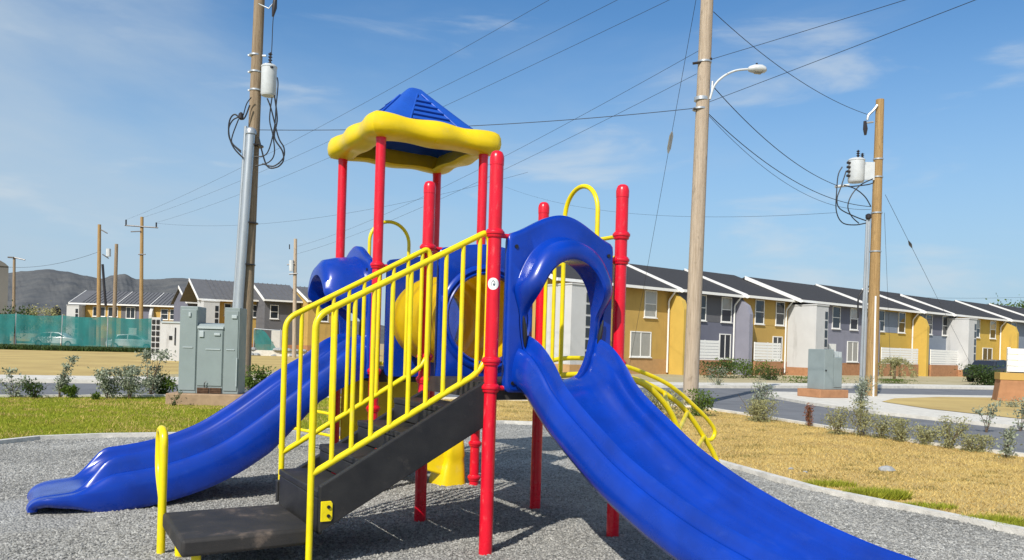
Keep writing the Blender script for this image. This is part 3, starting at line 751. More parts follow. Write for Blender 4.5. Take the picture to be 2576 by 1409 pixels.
MB().tube([c0, c1, c2_], [.12, .125, .125], 16).build('conduit', STEEL, rA)
MB().lathe([(.10, -.12), (.15, -.09), (.155, .0), (.13, .06), (.07, .1), (.01, .11)], c0.x, c0.y, 18, c0.z).build('conduit_cap', STEEL, rA)
d0 = at(618, 318, bA.y - .2) - bA; d1 = at(588, 780, bA.y - .2) - bA
MB().tube([d0, d1, d1 + (d1 - d0) * .4], .045, 12).build('conduit', STEEL, rA)
for py in (365, 560, 665):
    q = at(631 - (py - 330) * .069, py, bA.y - .15) - bA
    MB().lathe([(.24, -.02), (.25, -.015), (.25, .015), (.24, .02)], q.x + .1, q.y + .1, 20, q.z).build('strap', INSUL, rA)
loose(rA, bA, [(688, -60), (690, 5), (686, 60), (683, 130), (678, 165)], bA.y - .2, .012, 'lead')
MB().tube([at(693, -10, YA) - bA, at(690, 20, YA) - bA, at(686, 42, YA) - bA], [.05, .075, .03], 10).build('fuse_cutout', INSUL, rA)
MB().tube([at(650, 10, YA) - bA, at(676, 22, YA) - bA, at(690, 5, YA) - bA], .018, 8).build('cutout_arm', STEEL, rA)

# middle pole with street lamp
bB = gnd(1735, 1018); tB = at(1789, -260, bB.y)
rB = root_at('utility_pole', bB, 'pale weathered wooden utility pole with a street lamp arm, right of the playground')
pole_mesh(bB, tB, .205, .155, WOODB, rB, 24)
for px, py, rr_ in ((1771, 157, .18), (1764, 248, .183), (1764, 252, .184), (1760, 275, .185)):
    q = at(px, py, bB.y) - bB; band(rB, q.z, rr_, (q.x, q.y))
for (x0, y0, x1, y1) in ((1763, 157, 1742, 160), (1752, 272, 1744, 275), (1780, 150, 1790, 148)):
    MB().tube([at(x0, y0, bB.y - .1) - bB, at(x1, y1, bB.y - .1) - bB], .035, 8).build('insulator', INSUL, rB)
YL = bB.y - .1
MB().tube(spline([at(1785, 250, YL) - bB, at(1797, 215, YL) - bB, at(1820, 192, YL) - bB, at(1850, 178, YL) - bB, at(1885, 174, YL - .3) - bB], 8), .03, 12).build('lamp_arm', TANK, rB)
MB().tube([at(1790, 232, YL) - bB, at(1792, 205, YL) - bB], .03, 8).build('arm_bracket', STEEL, rB)
lc = at(1904, 175, YL - .3) - bB
lh = MB().loops([[(x + .0, ry * math.cos(2 * math.pi * k / 20), rz * math.sin(2 * math.pi * k / 20) + dz) for k in range(20)] for x, ry, rz, dz in ((-.24, .05, .04, .0), (-.2, .09, .075, 0), (-.08, .14, .105, .012), (.1, .15, .11, .015), (.2, .11, .08, .005), (.25, .03, .03, 0))], True, True, True).build('lamp_head', TANK, rB)
lh.location = lc; lh.rotation_euler = (0, R(2), 0)
MB().loops([[(x, ry * math.cos(math.pi * k / 10 + math.pi), -.06 + rz * math.sin(math.pi * k / 10 + math.pi)) for k in range(11)] for x, ry, rz in ((-.1, .06, .01), (-.05, .11, .05), (.1, .12, .06), (.17, .06, .01))], False).build('lamp_lens', CURT, lh)
MB().lathe([(.025, .1), (.03, .16), (.01, .17)], -.02, 0, 10).build('photocell', INSUL, lh)

# right pole with transformer
bC = gnd(2190, 1000); tC = at(2213, 251, bC.y)
rC = root_at('utility_pole', bC, 'golden wooden utility pole with transformer beside the road, in front of the lilac house')
pole_mesh(bC, tC, .205, .135, WOODC, rC, 20)
YC = bC.y - .1
MB().tube(spline([at(2206, 265, YC) - bC, at(2196, 278, YC) - bC, at(2184, 290, YC) - bC, at(2181, 302, YC) - bC], 5), .045, 8).build('top_arm', STEEL, rC)
MB().tube([at(2196, 307, YC) - bC, at(2172, 310, YC) - bC], .035, 8).build('cutout_arm', STEEL, rC)
MB().tube([at(2175, 305, YC) - bC, at(2176, 325, YC) - bC, at(2176, 340, YC) - bC], [.05, .08, .04], 10).build('fuse_cutout', INSUL, rC)
q = at(2153, 430, YC) - bC; tk = can(rC, q, .27, .80); bushing(tk, .05, 0, .42, .3); bushing(tk, .2, 0, .4, .22)
for dz in (.25, .1, -.05, -.2): MB().tube([(-.25, -.08, dz), (-.36, -.1, dz)], .045, 10).build('terminal', INSUL, tk)
pl = MB().box(-.32, .12, -.03, .03, -.32, .30).build('mount_plate', TANK, rC, smooth=False); pl.location = at(2190, 430, YC) - bC
MB().tube([at(2100, 470, YC) - bC, at(2135, 466, YC) - bC], .05, 10).build('secondary_rack', TANK, rC)
for py, rr_ in ((401, .16), (446, .165), (536, .175), (633, .18)):
    q = at(2213 - (py - 251) * .0307, py, bC.y) - bC; band(rC, q.z, rr_, (q.x, q.y))
for pix in ([(2118, 420), (2108, 440), (2104, 480), (2103, 530), (2118, 560), (2150, 566), (2183, 560)], [(2128, 430), (2115, 470), (2105, 500), (2112, 525), (2150, 545), (2183, 557)],
            [(2195, 450), (2165, 465), (2142, 490), (2132, 520), (2142, 545), (2160, 562)], [(2122, 466), (2150, 475), (2175, 495), (2190, 520)], [(2135, 470), (2180, 465), (2196, 460)]):
    loose(rC, bC, pix, YC - .1, .02)
for x0, x1 in ((2186, 2170), (2181, 2163)):
    MB().tube([at(x0, 545, YC - .1) - bC, at(x1, 985, YC - .1) - bC, at(x1 - .3, 1000, YC - .1) - bC], .045, 10).build('conduit', STEEL, rC)
MB().lathe([(.05, -.1), (.1, -.05), (.1, .06), (.04, .1)], *(at(2184, 545, YC - .15) - bC)[:2], 12, (at(2184, 545, YC - .15) - bC).z).build('conduit_cap', INSUL, rC)
loose(rC, bC, [(2185, 720), (2160, 745), (2158, 800)], YC - .1, .03)
MB().tube([at(2202, 745, bC.y - .25) - bC, at(2196, 1003, bC.y - .25) - bC], .03, 8).build('marker_strip', TRIM, rC)

# far poles
def far_pole(px, ty, Y, r, mat, label, arms=(), by=None, lean=0):
    top = at(px + lean, ty, Y); base = Vector((at(px - 2, 850, Y).x, Y, 0))
    e = root_at('utility_pole', base, label, 'utility pole', 'far utility poles beyond the road')
    pole_mesh(base, top, r, r * .75, mat, e, 10)
    for (x0, y0, x1, y1, rr_, nm) in arms:
        MB().tube([at(x0, y0, Y - .2) - base, at(x1, y1, Y - .2) - base], rr_, 8).build(nm, INSUL if nm != 'transformer' else TANK, e)
    return e
far_pole(250, 565, 76, .20, WOODC, 'leftmost wooden pole of the close pair above the teal fence, with a hanging transformer',
         ((254, 578, 270, 587, .05, 'arm'), (273, 626, 273, 645, .22, 'transformer'), (258, 640, 273, 650, .05, 'arm'), (258, 665, 266, 770, .12, 'conduit')))
far_pole(288, 614, 72, .19, WOODA, 'bare leaning wooden pole without fittings above the teal fence', (), lean=5)
far_pole(357, 546, 74, .19, WOODC, 'wooden pole with a crossarm above the teal fence',
         ((314, 567, 397, 573, .06, 'crossarm'), (317, 567, 317, 553, .07, 'insulator'), (393, 573, 393, 560, .07, 'insulator'), (329, 583, 354, 582, .05, 'arm'), (348, 640, 366, 640, .05, 'arm')))
far_pole(36, 647, 80, .16, WOODA, 'thin pole with a lamp arm at the left edge beside the grey warehouse', ((37, 648, 63, 654, .06, 'arm'), (34, 648, 20, 647, .08, 'arm')))
far_pole(743, 601, 62, .17, WOODB, 'wooden pole with pale transformer in front of the dark grey house', ((733, 655, 733, 682, .18, 'transformer'), (722, 666, 740, 664, .05, 'arm'), (728, 615, 728, 627, .04, 'insulator'), (727, 690, 748, 688, .05, 'arm')))

# ------------------------------------------------------------------ overhead wires
def wire(p, q, sag, r, label, group=None, n=24):
    p, q = Vector(p), Vector(q); P = []
    for k in range(n + 1):
        t = k / n; x = p.lerp(q, t); x.z -= sag * 4 * t * (1 - t); P.append(x)
    mb = MB().tube(P, r * .8, 6); o = mb.build('overhead_wire', WIRE, None, fix=False)
    return tag(o, label, 'wire', group)
def beyond(p, q, k): return p + (q - p) * k
wire(at(1786, -232, bB.y), at(317, 553, 74), .6, .009, 'topmost of three parallel wires passing behind the playground roof to a far pole')
wire(at(1785, -118, bB.y), at(357, 548, 74), .6, .009, 'middle of three parallel wires passing behind the playground roof to a far pole')
wire(at(1783, -48, bB.y), at(393, 560, 74), .6, .009, 'lowest of three parallel wires passing behind the playground roof to a far pole')
wire(at(1744, 273, bB.y), at(650, 327, bA.y), .18, .012, 'near level cable strung between the left and middle wooden poles')
wire(at(1752, 186, bB.y), at(742, 640, 62), .5, .008, 'faint wire from the middle pole down to the pole by the dark grey house')
wire(at(1794, 30, bB.y), at(2184, 289, bC.y), .35, .012, 'upper cable from the middle pole to the top of the golden pole')
wire(at(1797, 222, bB.y), at(2108, 468, bC.y), .35, .014, 'cable from below the street lamp to the golden pole transformer')
wire(at(1781, 286, bB.y), at(2190, 520, bC.y), .55, .014, 'lower cable sagging from the middle pole to the golden pole')
wire(at(1781, 290, bB.y), at(2190, 527, bC.y), .70, .008, 'thin lowest cable sagging beside the lower cable to the golden pole')
wire(at(1787, 150, bB.y), beyond(at(1787, 150, bB.y), at(2440, -72, 15), 5), .25, .009, 'wire rising from the middle pole above the street lamp to the upper right')
wire(at(1783, 257, bB.y), beyond(at(1783, 257, bB.y), at(2700, -120, 13), 5), .25, .009, 'wire rising from under the street lamp to the upper right corner')
wire(at(1752, -10, bB.y), gnd(1578, 948), 0, .009, 'steep guy wire left of the middle pole with an insulator')
def along(p, q, px):
    lo, hi = 0.0, 1.0
    f = lambda t: CX + FOC * ((p.lerp(q, t).x) * math.cos(ROLL) + (p.lerp(q, t).z - EYE) * math.sin(ROLL)) / p.lerp(q, t).y
    s0 = f(0) < f(1)
    for _ in range(40):
        m = (lo + hi) / 2
        if (f(m) < px) == s0: lo = m
        else: hi = m
    return lo
p, q = at(1752, -10, bB.y), gnd(1578, 948); t0 = along(p, q, 1685)
gi = MB().tube([p.lerp(q, t0 + d) for d in (-.022, -.014, .012, .022)], [.02, .065, .065, .02], 10).build('guy_insulator', STEEL)
tag(gi, 'small grey insulator on the steep guy wire beside the middle pole', 'insulator')
wire(at(2226, 490, bC.y), gnd(2462, 958), 0, .009, 'slanting guy wire running down right from the golden pole')
p, q = at(2226, 490, bC.y), gnd(2462, 958); t0 = along(p, q, 2289)
gi = MB().tube([p.lerp(q, t0 + d) for d in (-.012, 0, .012)], [.02, .06, .02], 8).build('guy_insulator', INSUL)
tag(gi, 'dark insulator on the guy wire right of the golden pole', 'insulator')
wire(at(2224, 535, bC.y), gnd(2241, 968), 0, .008, 'near vertical thin wire close to the right of the golden pole')
wire(at(247, 634, 76), at(20, 672, 90), .5, .02, 'wire from the far pole pair out to the left edge')
wire(at(395, 562, 74), beyond(at(395, 562, 74), at(700, 520, 60), 2.2), 1.2, .009, 'wire from the crossarm pole to the right behind the left pole')
wire(at(748, 620, 62), at(1775, 118, bB.y), .6, .008, 'wire from the middle pole to the top of the pole by the dark grey house')
wire(at(2104, 535, bC.y), at(1270, 470, 60), .9, .007, 'faint level wire from the golden pole passing behind the playground arch')
wire(at(2230, 745, 60), at(2700, 742, 60), .2, .01, 'faint level wire above the roofs at the right edge')

# ------------------------------------------------------------------ cabinets
def door(root, x0, x1, z0, z1, y, mat=CAB, name='door'):
    return MB().box(x0, x1, y - .018, y - .001, z0, z1).build(name, mat, root, smooth=False, bevel=.006)
p0 = gnd(415, 1018); p1 = gnd(620, 1020)
ca = empty('utility_cabinet', (p0.x, p0.y, 0), math.atan2(p1.y - p0.y, p1.x - p0.x) * .35, 'tall grey three-bay electrical cabinet on a tan plinth at the lawn edge', 'cabinet')
ca.scale = (.88, 1, 1)
MB().box(0, 1.98, 0, .95, -.1, .235).build('plinth', TAN, ca, smooth=False, bevel=.02)
H1, H2 = 2.06, 1.70
MB().box(.21, .62, .20, .80, .235, H1).build('left_bay', CAB, ca, smooth=False, bevel=.012)
MB().box(1.24, 1.60, .20, .80, .235, H1).build('right_bay', CAB, ca, smooth=False, bevel=.012)
mid = MB().prism([(.20, .235), (.20, H2 - .07), (.26, H2), (.80, H2 + .03), (.80, .235)], 'x', .625, 1.235).build('middle_bay', CAB, ca, smooth=False, bevel=.008)
door(ca, .25, .60, .30, H1 - .07, .20); door(ca, 1.26, 1.57, .30, H1 - .07, .20); door(ca, .645, 1.215, .40, H2 - .13, .20)
MB().box(.63, 1.23, .165, .2, H2 - .10, H2 - .05).build('drip_edge', CABL, ca, smooth=False)
for x0 in (.655, .945):
    v = MB().box(x0, x0 + .27, .178, .198, .245, .36).build('vent', RUST, ca, smooth=False)
    for k in range(3): MB().box(x0 + .01, x0 + .26, .168, .178, .26 + k * .033, .272 + k * .033).build('slat', RUST, v, smooth=False)
for (x0, x1, z) in ((.30, .53, 1.19), (.83, 1.17, 1.16), (1.31, 1.50, 1.16)):
    MB().box(x0, x1, .168, .184, z, z + .018).build('rib', CABL, ca, smooth=False)
for (x, z, wd, hh) in ((.68, 1.42, .10, .13), (1.02, 1.46, .14, .05), (1.42, 1.83, .12, .07), (.42, 1.84, .05, .09)):
    MB().box(x, x + wd, .155, .184, z, z + hh).build('latch', CABL, ca, smooth=False, bevel=.006)
MB().tube([(1.565, .17, .4), (1.565, .17, 1.0)], .014, 8).build('ground_rod', CABL, ca)
MB().tube(spline([(.83, .17, .37), (.84, .13, .45), (.87, .14, .5)], 4), .01, 6).build('lock', BLACK, ca)

p0 = gnd(2062, 1006); e2 = empty('utility_cabinet', (p0.x, p0.y, .06), R(24), 'small grey stepped cabinet on a terracotta plinth across the road', 'cabinet')
MB().box(0, 1.22, 0, 1.0, 0, .26).build('plinth', TERRA, e2, smooth=False, bevel=.02)
MB().box(.28, .66, .12, .85, .26, 1.56).build('tall_bay', CAB, e2, smooth=False, bevel=.012)
MB().box(.663, 1.06, .14, .83, .26, 1.30).build('low_bay', CAB, e2, smooth=False, bevel=.012)
MB().box(.70, 1.02, .122, .139, .34, 1.22).build('door', CAB, e2, smooth=False, bevel=.005)
MB().box(.78, .93, .18, .7, 1.30, 1.50).build('meter_box', CABL, e2, smooth=False, bevel=.01)
MB().box(.95, 1.07, .18, .6, 1.30, 1.49).build('meter_box', CABL, e2, smooth=False, bevel=.01)
MB().box(.31, .36, .10, .12, .86, .90).build('handle', BLACK, e2, smooth=False)

# ------------------------------------------------------------------ terraced houses
BLIND = M('window_with_pale_blind', (.42, .42, .40), .10, .6, .10, 30, stretch=(.2, .2, 3))
def window(root, x, z, w, h, y=0.0, panes='sash', glass=DARKG):
    wn = MB().box(x, x + w, y - .05, y - .004, z, z + .06).box(x, x + w, y - .05, y - .004, z + h - .06, z + h).box(x, x + .06, y - .05, y - .004, z + .061, z + h - .061).box(x + w - .06, x + w, y - .05, y - .004, z + .061, z + h - .061)
    o = wn.build('window', TRIM, root, smooth=False)
    if panes == 'sash':
        MB().box(x + .061, x + w - .061, y - .045, y - .006, z + h * .5 - .025, z + h * .5 + .025).build('glazing_bar', TRIM, o, smooth=False)
        up = random.choice((glass, glass, BLIND, CURT))
        for za, zb, gl in ((z + .061, z + h * .5 - .026, glass), (z + h * .5 + .026, z + h - .061, up)):
            MB().box(x + .061, x + w - .061, y - .02, y - .008, za, zb).build('pane', gl, o, smooth=False)
    else:
        MB().box(x + w * .5 - .025, x + w * .5 + .025, y - .045, y - .006, z + .061, z + h - .061).build('glazing_bar', TRIM, o, smooth=False)
        for xa, xb in ((x + .061, x + w * .5 - .026), (x + w * .5 + .026, x + w - .061)):
            MB().box(xa, xb, y - .02, y - .008, z + .061, z + h - .061).build('pane', glass, o, smooth=False)
    MB().box(x - .05, x + w + .05, y - .10, y - .004, z - .06, z - .001).build('sill', TRIM, o, smooth=False)
    return o
def house(label, loc, rz, wd, wall, wins, fin=None, base=TERRA, eave=5.2, ridge=6.75, depth=8, fwd=0.0, roofm=SHIN, door_x=None, fence=None,
          block=False, finw=1.15, pipe=True,  group='terraced houses', shade=None, ribs=0, name='terraced_house'):
    e = empty(name, loc, rz, label, 'house', group)
    y0 = -fwd
    MB().box(0, wd, y0, depth, .9, eave).build('wall', wall, e, smooth=False)
    MB().box(-.0, wd, y0 - .03, depth, -.3, .899).build('base', base, e, smooth=False)
    if shade:
        MB().box(shade[0], shade[1], y0 - .012, y0 - .002, shade[2], shade[3]).build('infill_panel', shade[4], e, smooth=False)
    # gable, roof, trim
    m = depth / 2
    g = MB().prism([(y0 + .02, eave), (m, ridge - .16), (depth - .02, eave)], 'x', .01, .2); g.build('gable', wall, e, smooth=False)
    sl_ = (ridge - eave) / (m - y0); ov = .55; xl = -1.72 if block else -.25
    def slope(ya, yb):
        return [(ya, eave + (ya - y0) * sl_ + .02), (yb, ridge + .02 if yb == m else eave + (yb - y0) * sl_ + .02)]
    roof = MB().prism([(y0 - ov, eave - ov * sl_ + .02), (m, ridge + .02), (depth + ov, eave - ov * sl_ + .02), (depth + ov, eave - ov * sl_ + .14), (m, ridge + .15), (y0 - ov, eave - ov * sl_ + .14)], 'x', xl, wd + .02).build('roof', roofm, e, smooth=False)
    if ribs:
        rb = MB(); k = 0.0
        while k < wd:
            rb.prism([(y0 - ov, eave - ov * sl_ + .141), (m, ridge + .151), (m, ridge + .21), (y0 - ov, eave - ov * sl_ + .20)], 'x', k - .2, k - .14); k += ribs
        o = rb.build('roof_seams', roofm, roof, smooth=False); o['kind'] = 'stuff'
    MB().prism([(y0 - ov, eave - ov * sl_ - .08), (m, ridge - .07), (m, ridge + .185), (y0 - ov, eave - ov * sl_ + .165)], 'x', xl - .07, xl - .002).build('verge_board', TRIM, roof, smooth=False)
    MB().box(xl, wd + .02, y0 - ov - .09, y0 - ov - .002, eave - ov * sl_ - .04, eave - ov * sl_ + .12).build('gutter', TRIM, roof, smooth=False)
    for wdef in wins: window(e, *wdef[:4], y=y0, panes=wdef[4], glass=wdef[5] if len(wdef) > 5 else DARKG)
    if door_x is not None:
        d = MB().box(door_x, door_x + .95, y0 - .06, y0 - .004, .12, 2.25).build('door', DOORW, e, smooth=False)
        MB().lathe([(.03, 0), (.04, .03), (.01, .05)], door_x + .1, y0 - .09, 8, 1.1).build('handle', BLACK, d)
    if fin:
        yf = y0 - finw
        MB().prism([(y0 - .002, .0), (yf, .0), (yf, 3.9), (yf + .22, 4.45), (yf + finw * .55, 4.72), (y0 - .002, eave - .05)], 'x', wd - .38, wd - .02).build('fin_wall', fin, e, smooth=False)
    if pipe:
        xx = wd - .55
        MB().tube(fillet([(xx + .1, y0 - ov, eave - .16), (xx, y0 - .10, eave - .75), (xx, y0 - .10, .1)], .15, 5), .055, 8).build('downpipe', TRIM, e)
    if fence:
        xa, xb = fence; f = MB().box(xa, xb, y0 - .95, y0 - .90, .92, 1.0).build('patio_fence', TRIM, e, smooth=False)
        MB().box(xa, xb, y0 - 1.0, y0 - .85, -.1, .915).build('patio_wall', base, e, smooth=False)
        for k in range(6):
            MB().box(xa, xb, y0 - .94, y0 - .91, 1.03 + k * .185, 1.03 + k * .185 + .165).build('slat', TRIM, f, smooth=False)
        for xx in (xa + .02, (xa + xb) / 2, xb - .1):
            MB().box(xx, xx + .08, y0 - .905, y0 - .86, 1.0, 2.14).build('fence_post', TRIM, f, smooth=False)
    if block:
        b = MB().box(-1.5, -.06, -1.55 + y0, y0 + .6, -.1, 4.72).build('stair_tower', HWHT, e, smooth=False)
        MB().box(-1.54, -.04, -1.60 + y0, y0 + .6, 4.721, 4.80).build('tower_roof', HWHT, b, smooth=False)
        for k in range(6):
            MB().box(-.46, -.16, y0 - 1.575, y0 - 1.552, .75 + k * .62, 1.25 + k * .62).build('slit_window', DARKG, b, smooth=False)
        MB().box(-1.53, -.03, y0 - 1.58, y0 + .58, -.12, .55).build('tower_base', base, b, smooth=False)
    return e
AX = Vector((.793, .609, 0)); A0 = Vector((6.6, 46, 0)); HR = math.atan2(.609, .793)
NX = Vector((.609, -.793, 0))
def ht(t):
    if t > 39: return A0 + AX * (t - 3.5) + NX * 2.2        # third block stands furthest forward
    if t > 16: return A0 + AX * (t - 1.2) + NX * 1.3
    return A0 + AX * t
SB = ( )
GRP = 'terraced houses along the far road'
house('ochre terraced house with white stair tower, nearest the playground, seen beside the red post', ht(-4.2), HR, 8.2, HYEL,
      [(5.6, 3.35, 1.05, 1.6, 'sash', CURT), (4.5, 1.0, 1.75, 1.5, 'slide', CURT)], HYELB, fwd=0, block=True, group=GRP, base=TERRO)
house('slate grey terraced house in the middle of the nearest block, partly behind the weathered pole', ht(4.0), HR, 5.9, HGRY,
      [(1.55, 3.35, 1.05, 1.6, 'sash'), (4.1, 3.35, 1.05, 1.6, 'sash'), (4.0, 1.0, 1.15, 1.6, 'slide')], HLIL, fwd=.35, ridge=6.85, fence=(.05, 2.9), group=GRP, shade=(2.65, 4.05, 3.3, 4.9, HDRK))
house('ochre terraced house with two upper windows, right of the weathered pole', ht(9.9), HR, 5.2, HYEL,
      [(1.25, 3.35, 1.0, 1.6, 'sash'), (3.55, 3.35, 1.0, 1.6, 'sash'), (3.3, 1.0, 1.1, 1.6, 'slide')], None, fwd=.7, ridge=6.95, fence=(.05, 2.9), group=GRP, shade=(2.3, 3.5, 3.3, 4.9, HYEL))
house('lilac grey terraced house with white stair tower, left of the golden pole', ht(17.6), HR, 7.6, HLIL,
      [(3.0, 3.35, 1.05, 1.6, 'sash'), (5.4, 3.35, 1.05, 1.6, 'sash'), (5.1, 1.0, 1.5, 1.5, 'slide', CURT)], HLIL, door_x=2.6, block=True, group=GRP, shade=(4.1, 5.35, 3.3, 4.9, HGRY))
house('ochre terraced house behind the golden pole', ht(25.2), HR, 6.9, HYELB,
      [(1.0, 3.35, 1.05, 1.6, 'sash'), (4.2, 3.35, 1.05, 1.6, 'sash')], HYELB, fwd=.35, ridge=6.85, fence=(.05, 5.6), group=GRP, shade=(2.1, 4.15, 3.3, 4.9, HBLU))
house('blue grey terraced house just right of the golden pole', ht(32.1), HR, 6.0, HBLU,
      [(1.0, 3.35, 1.1, 1.6, 'sash'), (3.9, 3.35, 1.1, 1.6, 'sash')], None, fwd=.7, ridge=6.95, fence=(.05, 5.4), group=GRP, shade=(2.15, 3.85, 3.3, 4.9, HGRY))
house('bright ochre terraced house with white stair tower and white door, right of the golden pole', ht(40.6), HR, 9.0, HYELB,
      [(3.1, 3.35, 1.2, 1.6, 'sash'), (6.4, 3.35, 1.2, 1.6, 'sash'), (5.0, .9, 2.0, 1.6, 'slide')], HYELB, door_x=2.6, block=True, group=GRP, finw=1.4)
house('blue grey terraced house near the right edge behind the hedge', ht(49.6), HR, 7.5, HBLU,
      [(1.0, 3.35, 1.2, 1.6, 'sash'), (4.6, 3.35, 1.2, 1.6, 'sash')], HBLU, fwd=.35, ridge=6.85, fence=(.05, 6.3), group=GRP)
house('ochre terraced house at the very right edge of the picture', ht(57.1), HR, 9.0, HYEL,
      [(1.5, 3.35, 1.2, 1.6, 'sash'), (5.5, 3.35, 1.2, 1.6, 'sash')], None, fwd=.7, ridge=6.95, fence=(.05, 6.0), group=GRP)
# houses on the left, far behind the teal fence
G2 = 'houses behind the fence'
lx = at(213, 840, 98).x
kw = dict(roofm=METR, ribs=.45, group=G2, pipe=False, finw=.8)
house('far ochre house with white stair tower, left end of the row behind the teal fence', (lx, 98, 0), R(4), 4.3, HYEL,
      [(.9, 3.55, 1.5, 1.2, 'slide'), (2.7, 3.55, 1.2, 1.2, 'slide')], None, block=True, **kw)
house('far slate grey house in the middle of the row behind the teal fence', (lx + 4.3, 98.2, 0), R(4), 4.0, HDRK,
      [(.6, 3.4, 1.1, 1.4, 'slide')], HWHT, door_x=1.0, shade=(1.9, 3.4, 3.4, 4.8, HGRY), **kw)
house('far ochre house at the right end of the row, just left of the grey cabinet', (lx + 8.3, 98.4, 0), R(4), 3.6, HYEL,
      [(.8, 3.4, .9, 1.3, 'sash'), (1.9, 3.4, 1.1, 1.3, 'sash')], None, **kw)
kw['roofm'] = METR
house('grey house with white gable edge seen directly above the grey cabinet', (at(470, 840, 84).x, 84, 0), R(36), 3.2, HGRY, [(1.0, 3.4, 1.5, 1.2, 'slide')], None, ridge=6.7, depth=6, **kw)
house('ochre gabled house with white stair tower seen above the grey cabinet', (at(540, 840, 76).x, 76, 0), R(36), 3.4, HYEL,
      [(.8, 3.5, 1.3, 1.2, 'slide')], None, block=True, ridge=6.9, depth=6, **kw)
house('ochre house half hidden behind the left utility pole', (at(618, 840, 75).x, 75.5, 0), R(36), 1.5, HYEL, [(.4, 3.4, .6, 1.2, 'sash')], None, ridge=6.6, depth=6, **kw)
house('dark grey gabled house with white door, left of the blue slide hood', (at(664, 840, 74).x, 74, 0), R(36), 3.4, HDRK,
      [(.5, 3.3, .8, 1.3, 'sash')], None, door_x=.7, ridge=6.6, depth=6, **kw)
house('pale ochre house just left of the blue slide hood', (at(770, 840, 74).x, 74.5, 0), R(36), 4, HYEL, [(1, 3.2, 1, 1.3, 'sash')], None, ridge=6.4, depth=6, **kw)

# white block wall with dark openings, left of the cabinet
b = gnd(378, 906); e = empty('block_wall', (b.x, b.y, 0), R(6), 'white wall with a column of dark openings just left of the grey cabinet', 'wall')
MB().box(.5, 2.6, 0, .4, -.1, 2.15).build('wall', HWHT, e, smooth=False, bevel=.02)
MB().box(0, .5, .02, .38, -.1, 2.45).build('screen_pier', HWHT, e, smooth=False, bevel=.02)
for k in range(6):
    for j in range(2):
        MB().box(.03 + j * .24, .21 + j * .24, -.02, .018, .42 + k * .33, .68 + k * .33).build('opening', BLACK, e, smooth=False, bevel=.03)
MB().box(1.0, 1.16, -.04, -.002, 1.2, 1.42).build('meter', BLACK, e, smooth=False)
MB().box(1.30, 1.36, -.04, -.002, .9, 1.9).build('slot', BLACK, e, smooth=False)
MB().box(.55, 2.62, -.06, .46, 2.151, 2.25).build('coping', CABL, e, smooth=False)

# grey warehouse at the left edge and tank on a hut
wl = at(-60, 840, 95).x; wr = at(33, 840, 95).x
e = empty('warehouse', (wl, 92.5, 0), R(33), 'grey curved-roof warehouse cut by the left edge', 'building')
ww = wr - wl
MB().box(0, ww, 0, 20, -.2, 9.1).build('wall', GREYB, e, smooth=False)
MB().prism([(0, 9.1)] + [(ww * k / 12, 9.1 + 1.5 * math.sin(math.pi * (.5 + .5 * k / 12)) ** .7) for k in range(13)], 'y', -.1, 20).build('roof', GREYB, e, smooth=False)
MB().tube([(ww * .45 + .9 * math.cos(a), -.3, 9.9 + .5 * math.sin(a)) for a in [2 * math.pi * k / 24 for k in range(24)]], .12, 8, closed=True).build('round_sign', TRIM, e)
hx = at(128, 840, 98)
e = empty('water_tank', (hx.x, 98, 0), 0, 'black cylindrical water tank on a low hut behind the teal fence', 'water tank')
MB().box(-1.2, 5.5, -.3, 3, -.1, 3.1).build('hut', GREYB, e, smooth=False)
MB().lathe([(.52, 3.1), (.55, 3.3), (.55, 4.3), (.4, 4.5), (.1, 4.6)], 0, 1, 16).build('tank', BLACK, e)
# teal net fence
fa = gnd(-130, 876); fa = Vector((-48, 64.5, 0)); fb = Vector((-30.6, 67.6, 0)); nf = 5
e = empty('net_fence', fa, math.atan2(fb.y - fa.y, fb.x - fa.x), 'long translucent teal shade net fence across the dry field', 'fence')
Lf = (fb - fa).length
for k in range(nf + 1):
    x = Lf * k / nf; MB().lathe([(.05, -.2), (.05, 2.95)], x, 0, 8).build('fence_post', STEEL, e)
for k in range(nf):
    V = []; F = []; nx, nz = 16, 6; x0 = Lf * k / nf + .05; x1_ = Lf * (k + 1) / nf - .05
    for i in range(nx + 1):
        for j in range(nz + 1):
            t = i / nx; V.append((x0 + (x1_ - x0) * t, -.08 + .10 * math.sin(t * 9 + j * .7 + k) + .05 * math.sin(t * 23 + k), .12 + 2.74 * j / nz - .10 * math.sin(math.pi * t) * (j / nz) ** 2 + .06 * math.sin(t * 17 + k) * (1 - j / nz)))
    for i in range(nx):
        for j in range(nz): F.append((i * (nz + 1) + j, (i + 1) * (nz + 1) + j, (i + 1) * (nz + 1) + j + 1, i * (nz + 1) + j + 1))
    MB().add(V, F).build('net_panel', NET, e, fix=False)
b2 = gnd(618, 893)
e = empty('net_fence', (b2.x, b2.y + 2, 0), R(10), 'short torn teal net on a rail just right of the left utility pole', 'fence')
for x in (0, 2.2): MB().lathe([(.04, -.2), (.04, 2.3)], x, 0, 8).build('fence_post', STEEL, e)
MB().tube([(0, 0, 2.25), (2.2, 0, 2.15)], .035, 8).build('rail', STEEL, e)
V = []; F = []
for i in range(9):
    for j in range(7):
        t = i / 8; s_ = j / 6
        V.append((2.0 * t * (.35 + .65 * (1 - s_) ** .8) , .1 * math.sin(t * 8 + j), .45 + 1.75 * s_ - .5 * (1 - s_) * math.sin(t * 3)))
for i in range(8):
    for j in range(6): F.append((i * 7 + j, (i + 1) * 7 + j, (i + 1) * 7 + j + 1, i * 7 + j + 1))
MB().add(V, F).build('net_panel', NET, e, fix=False)
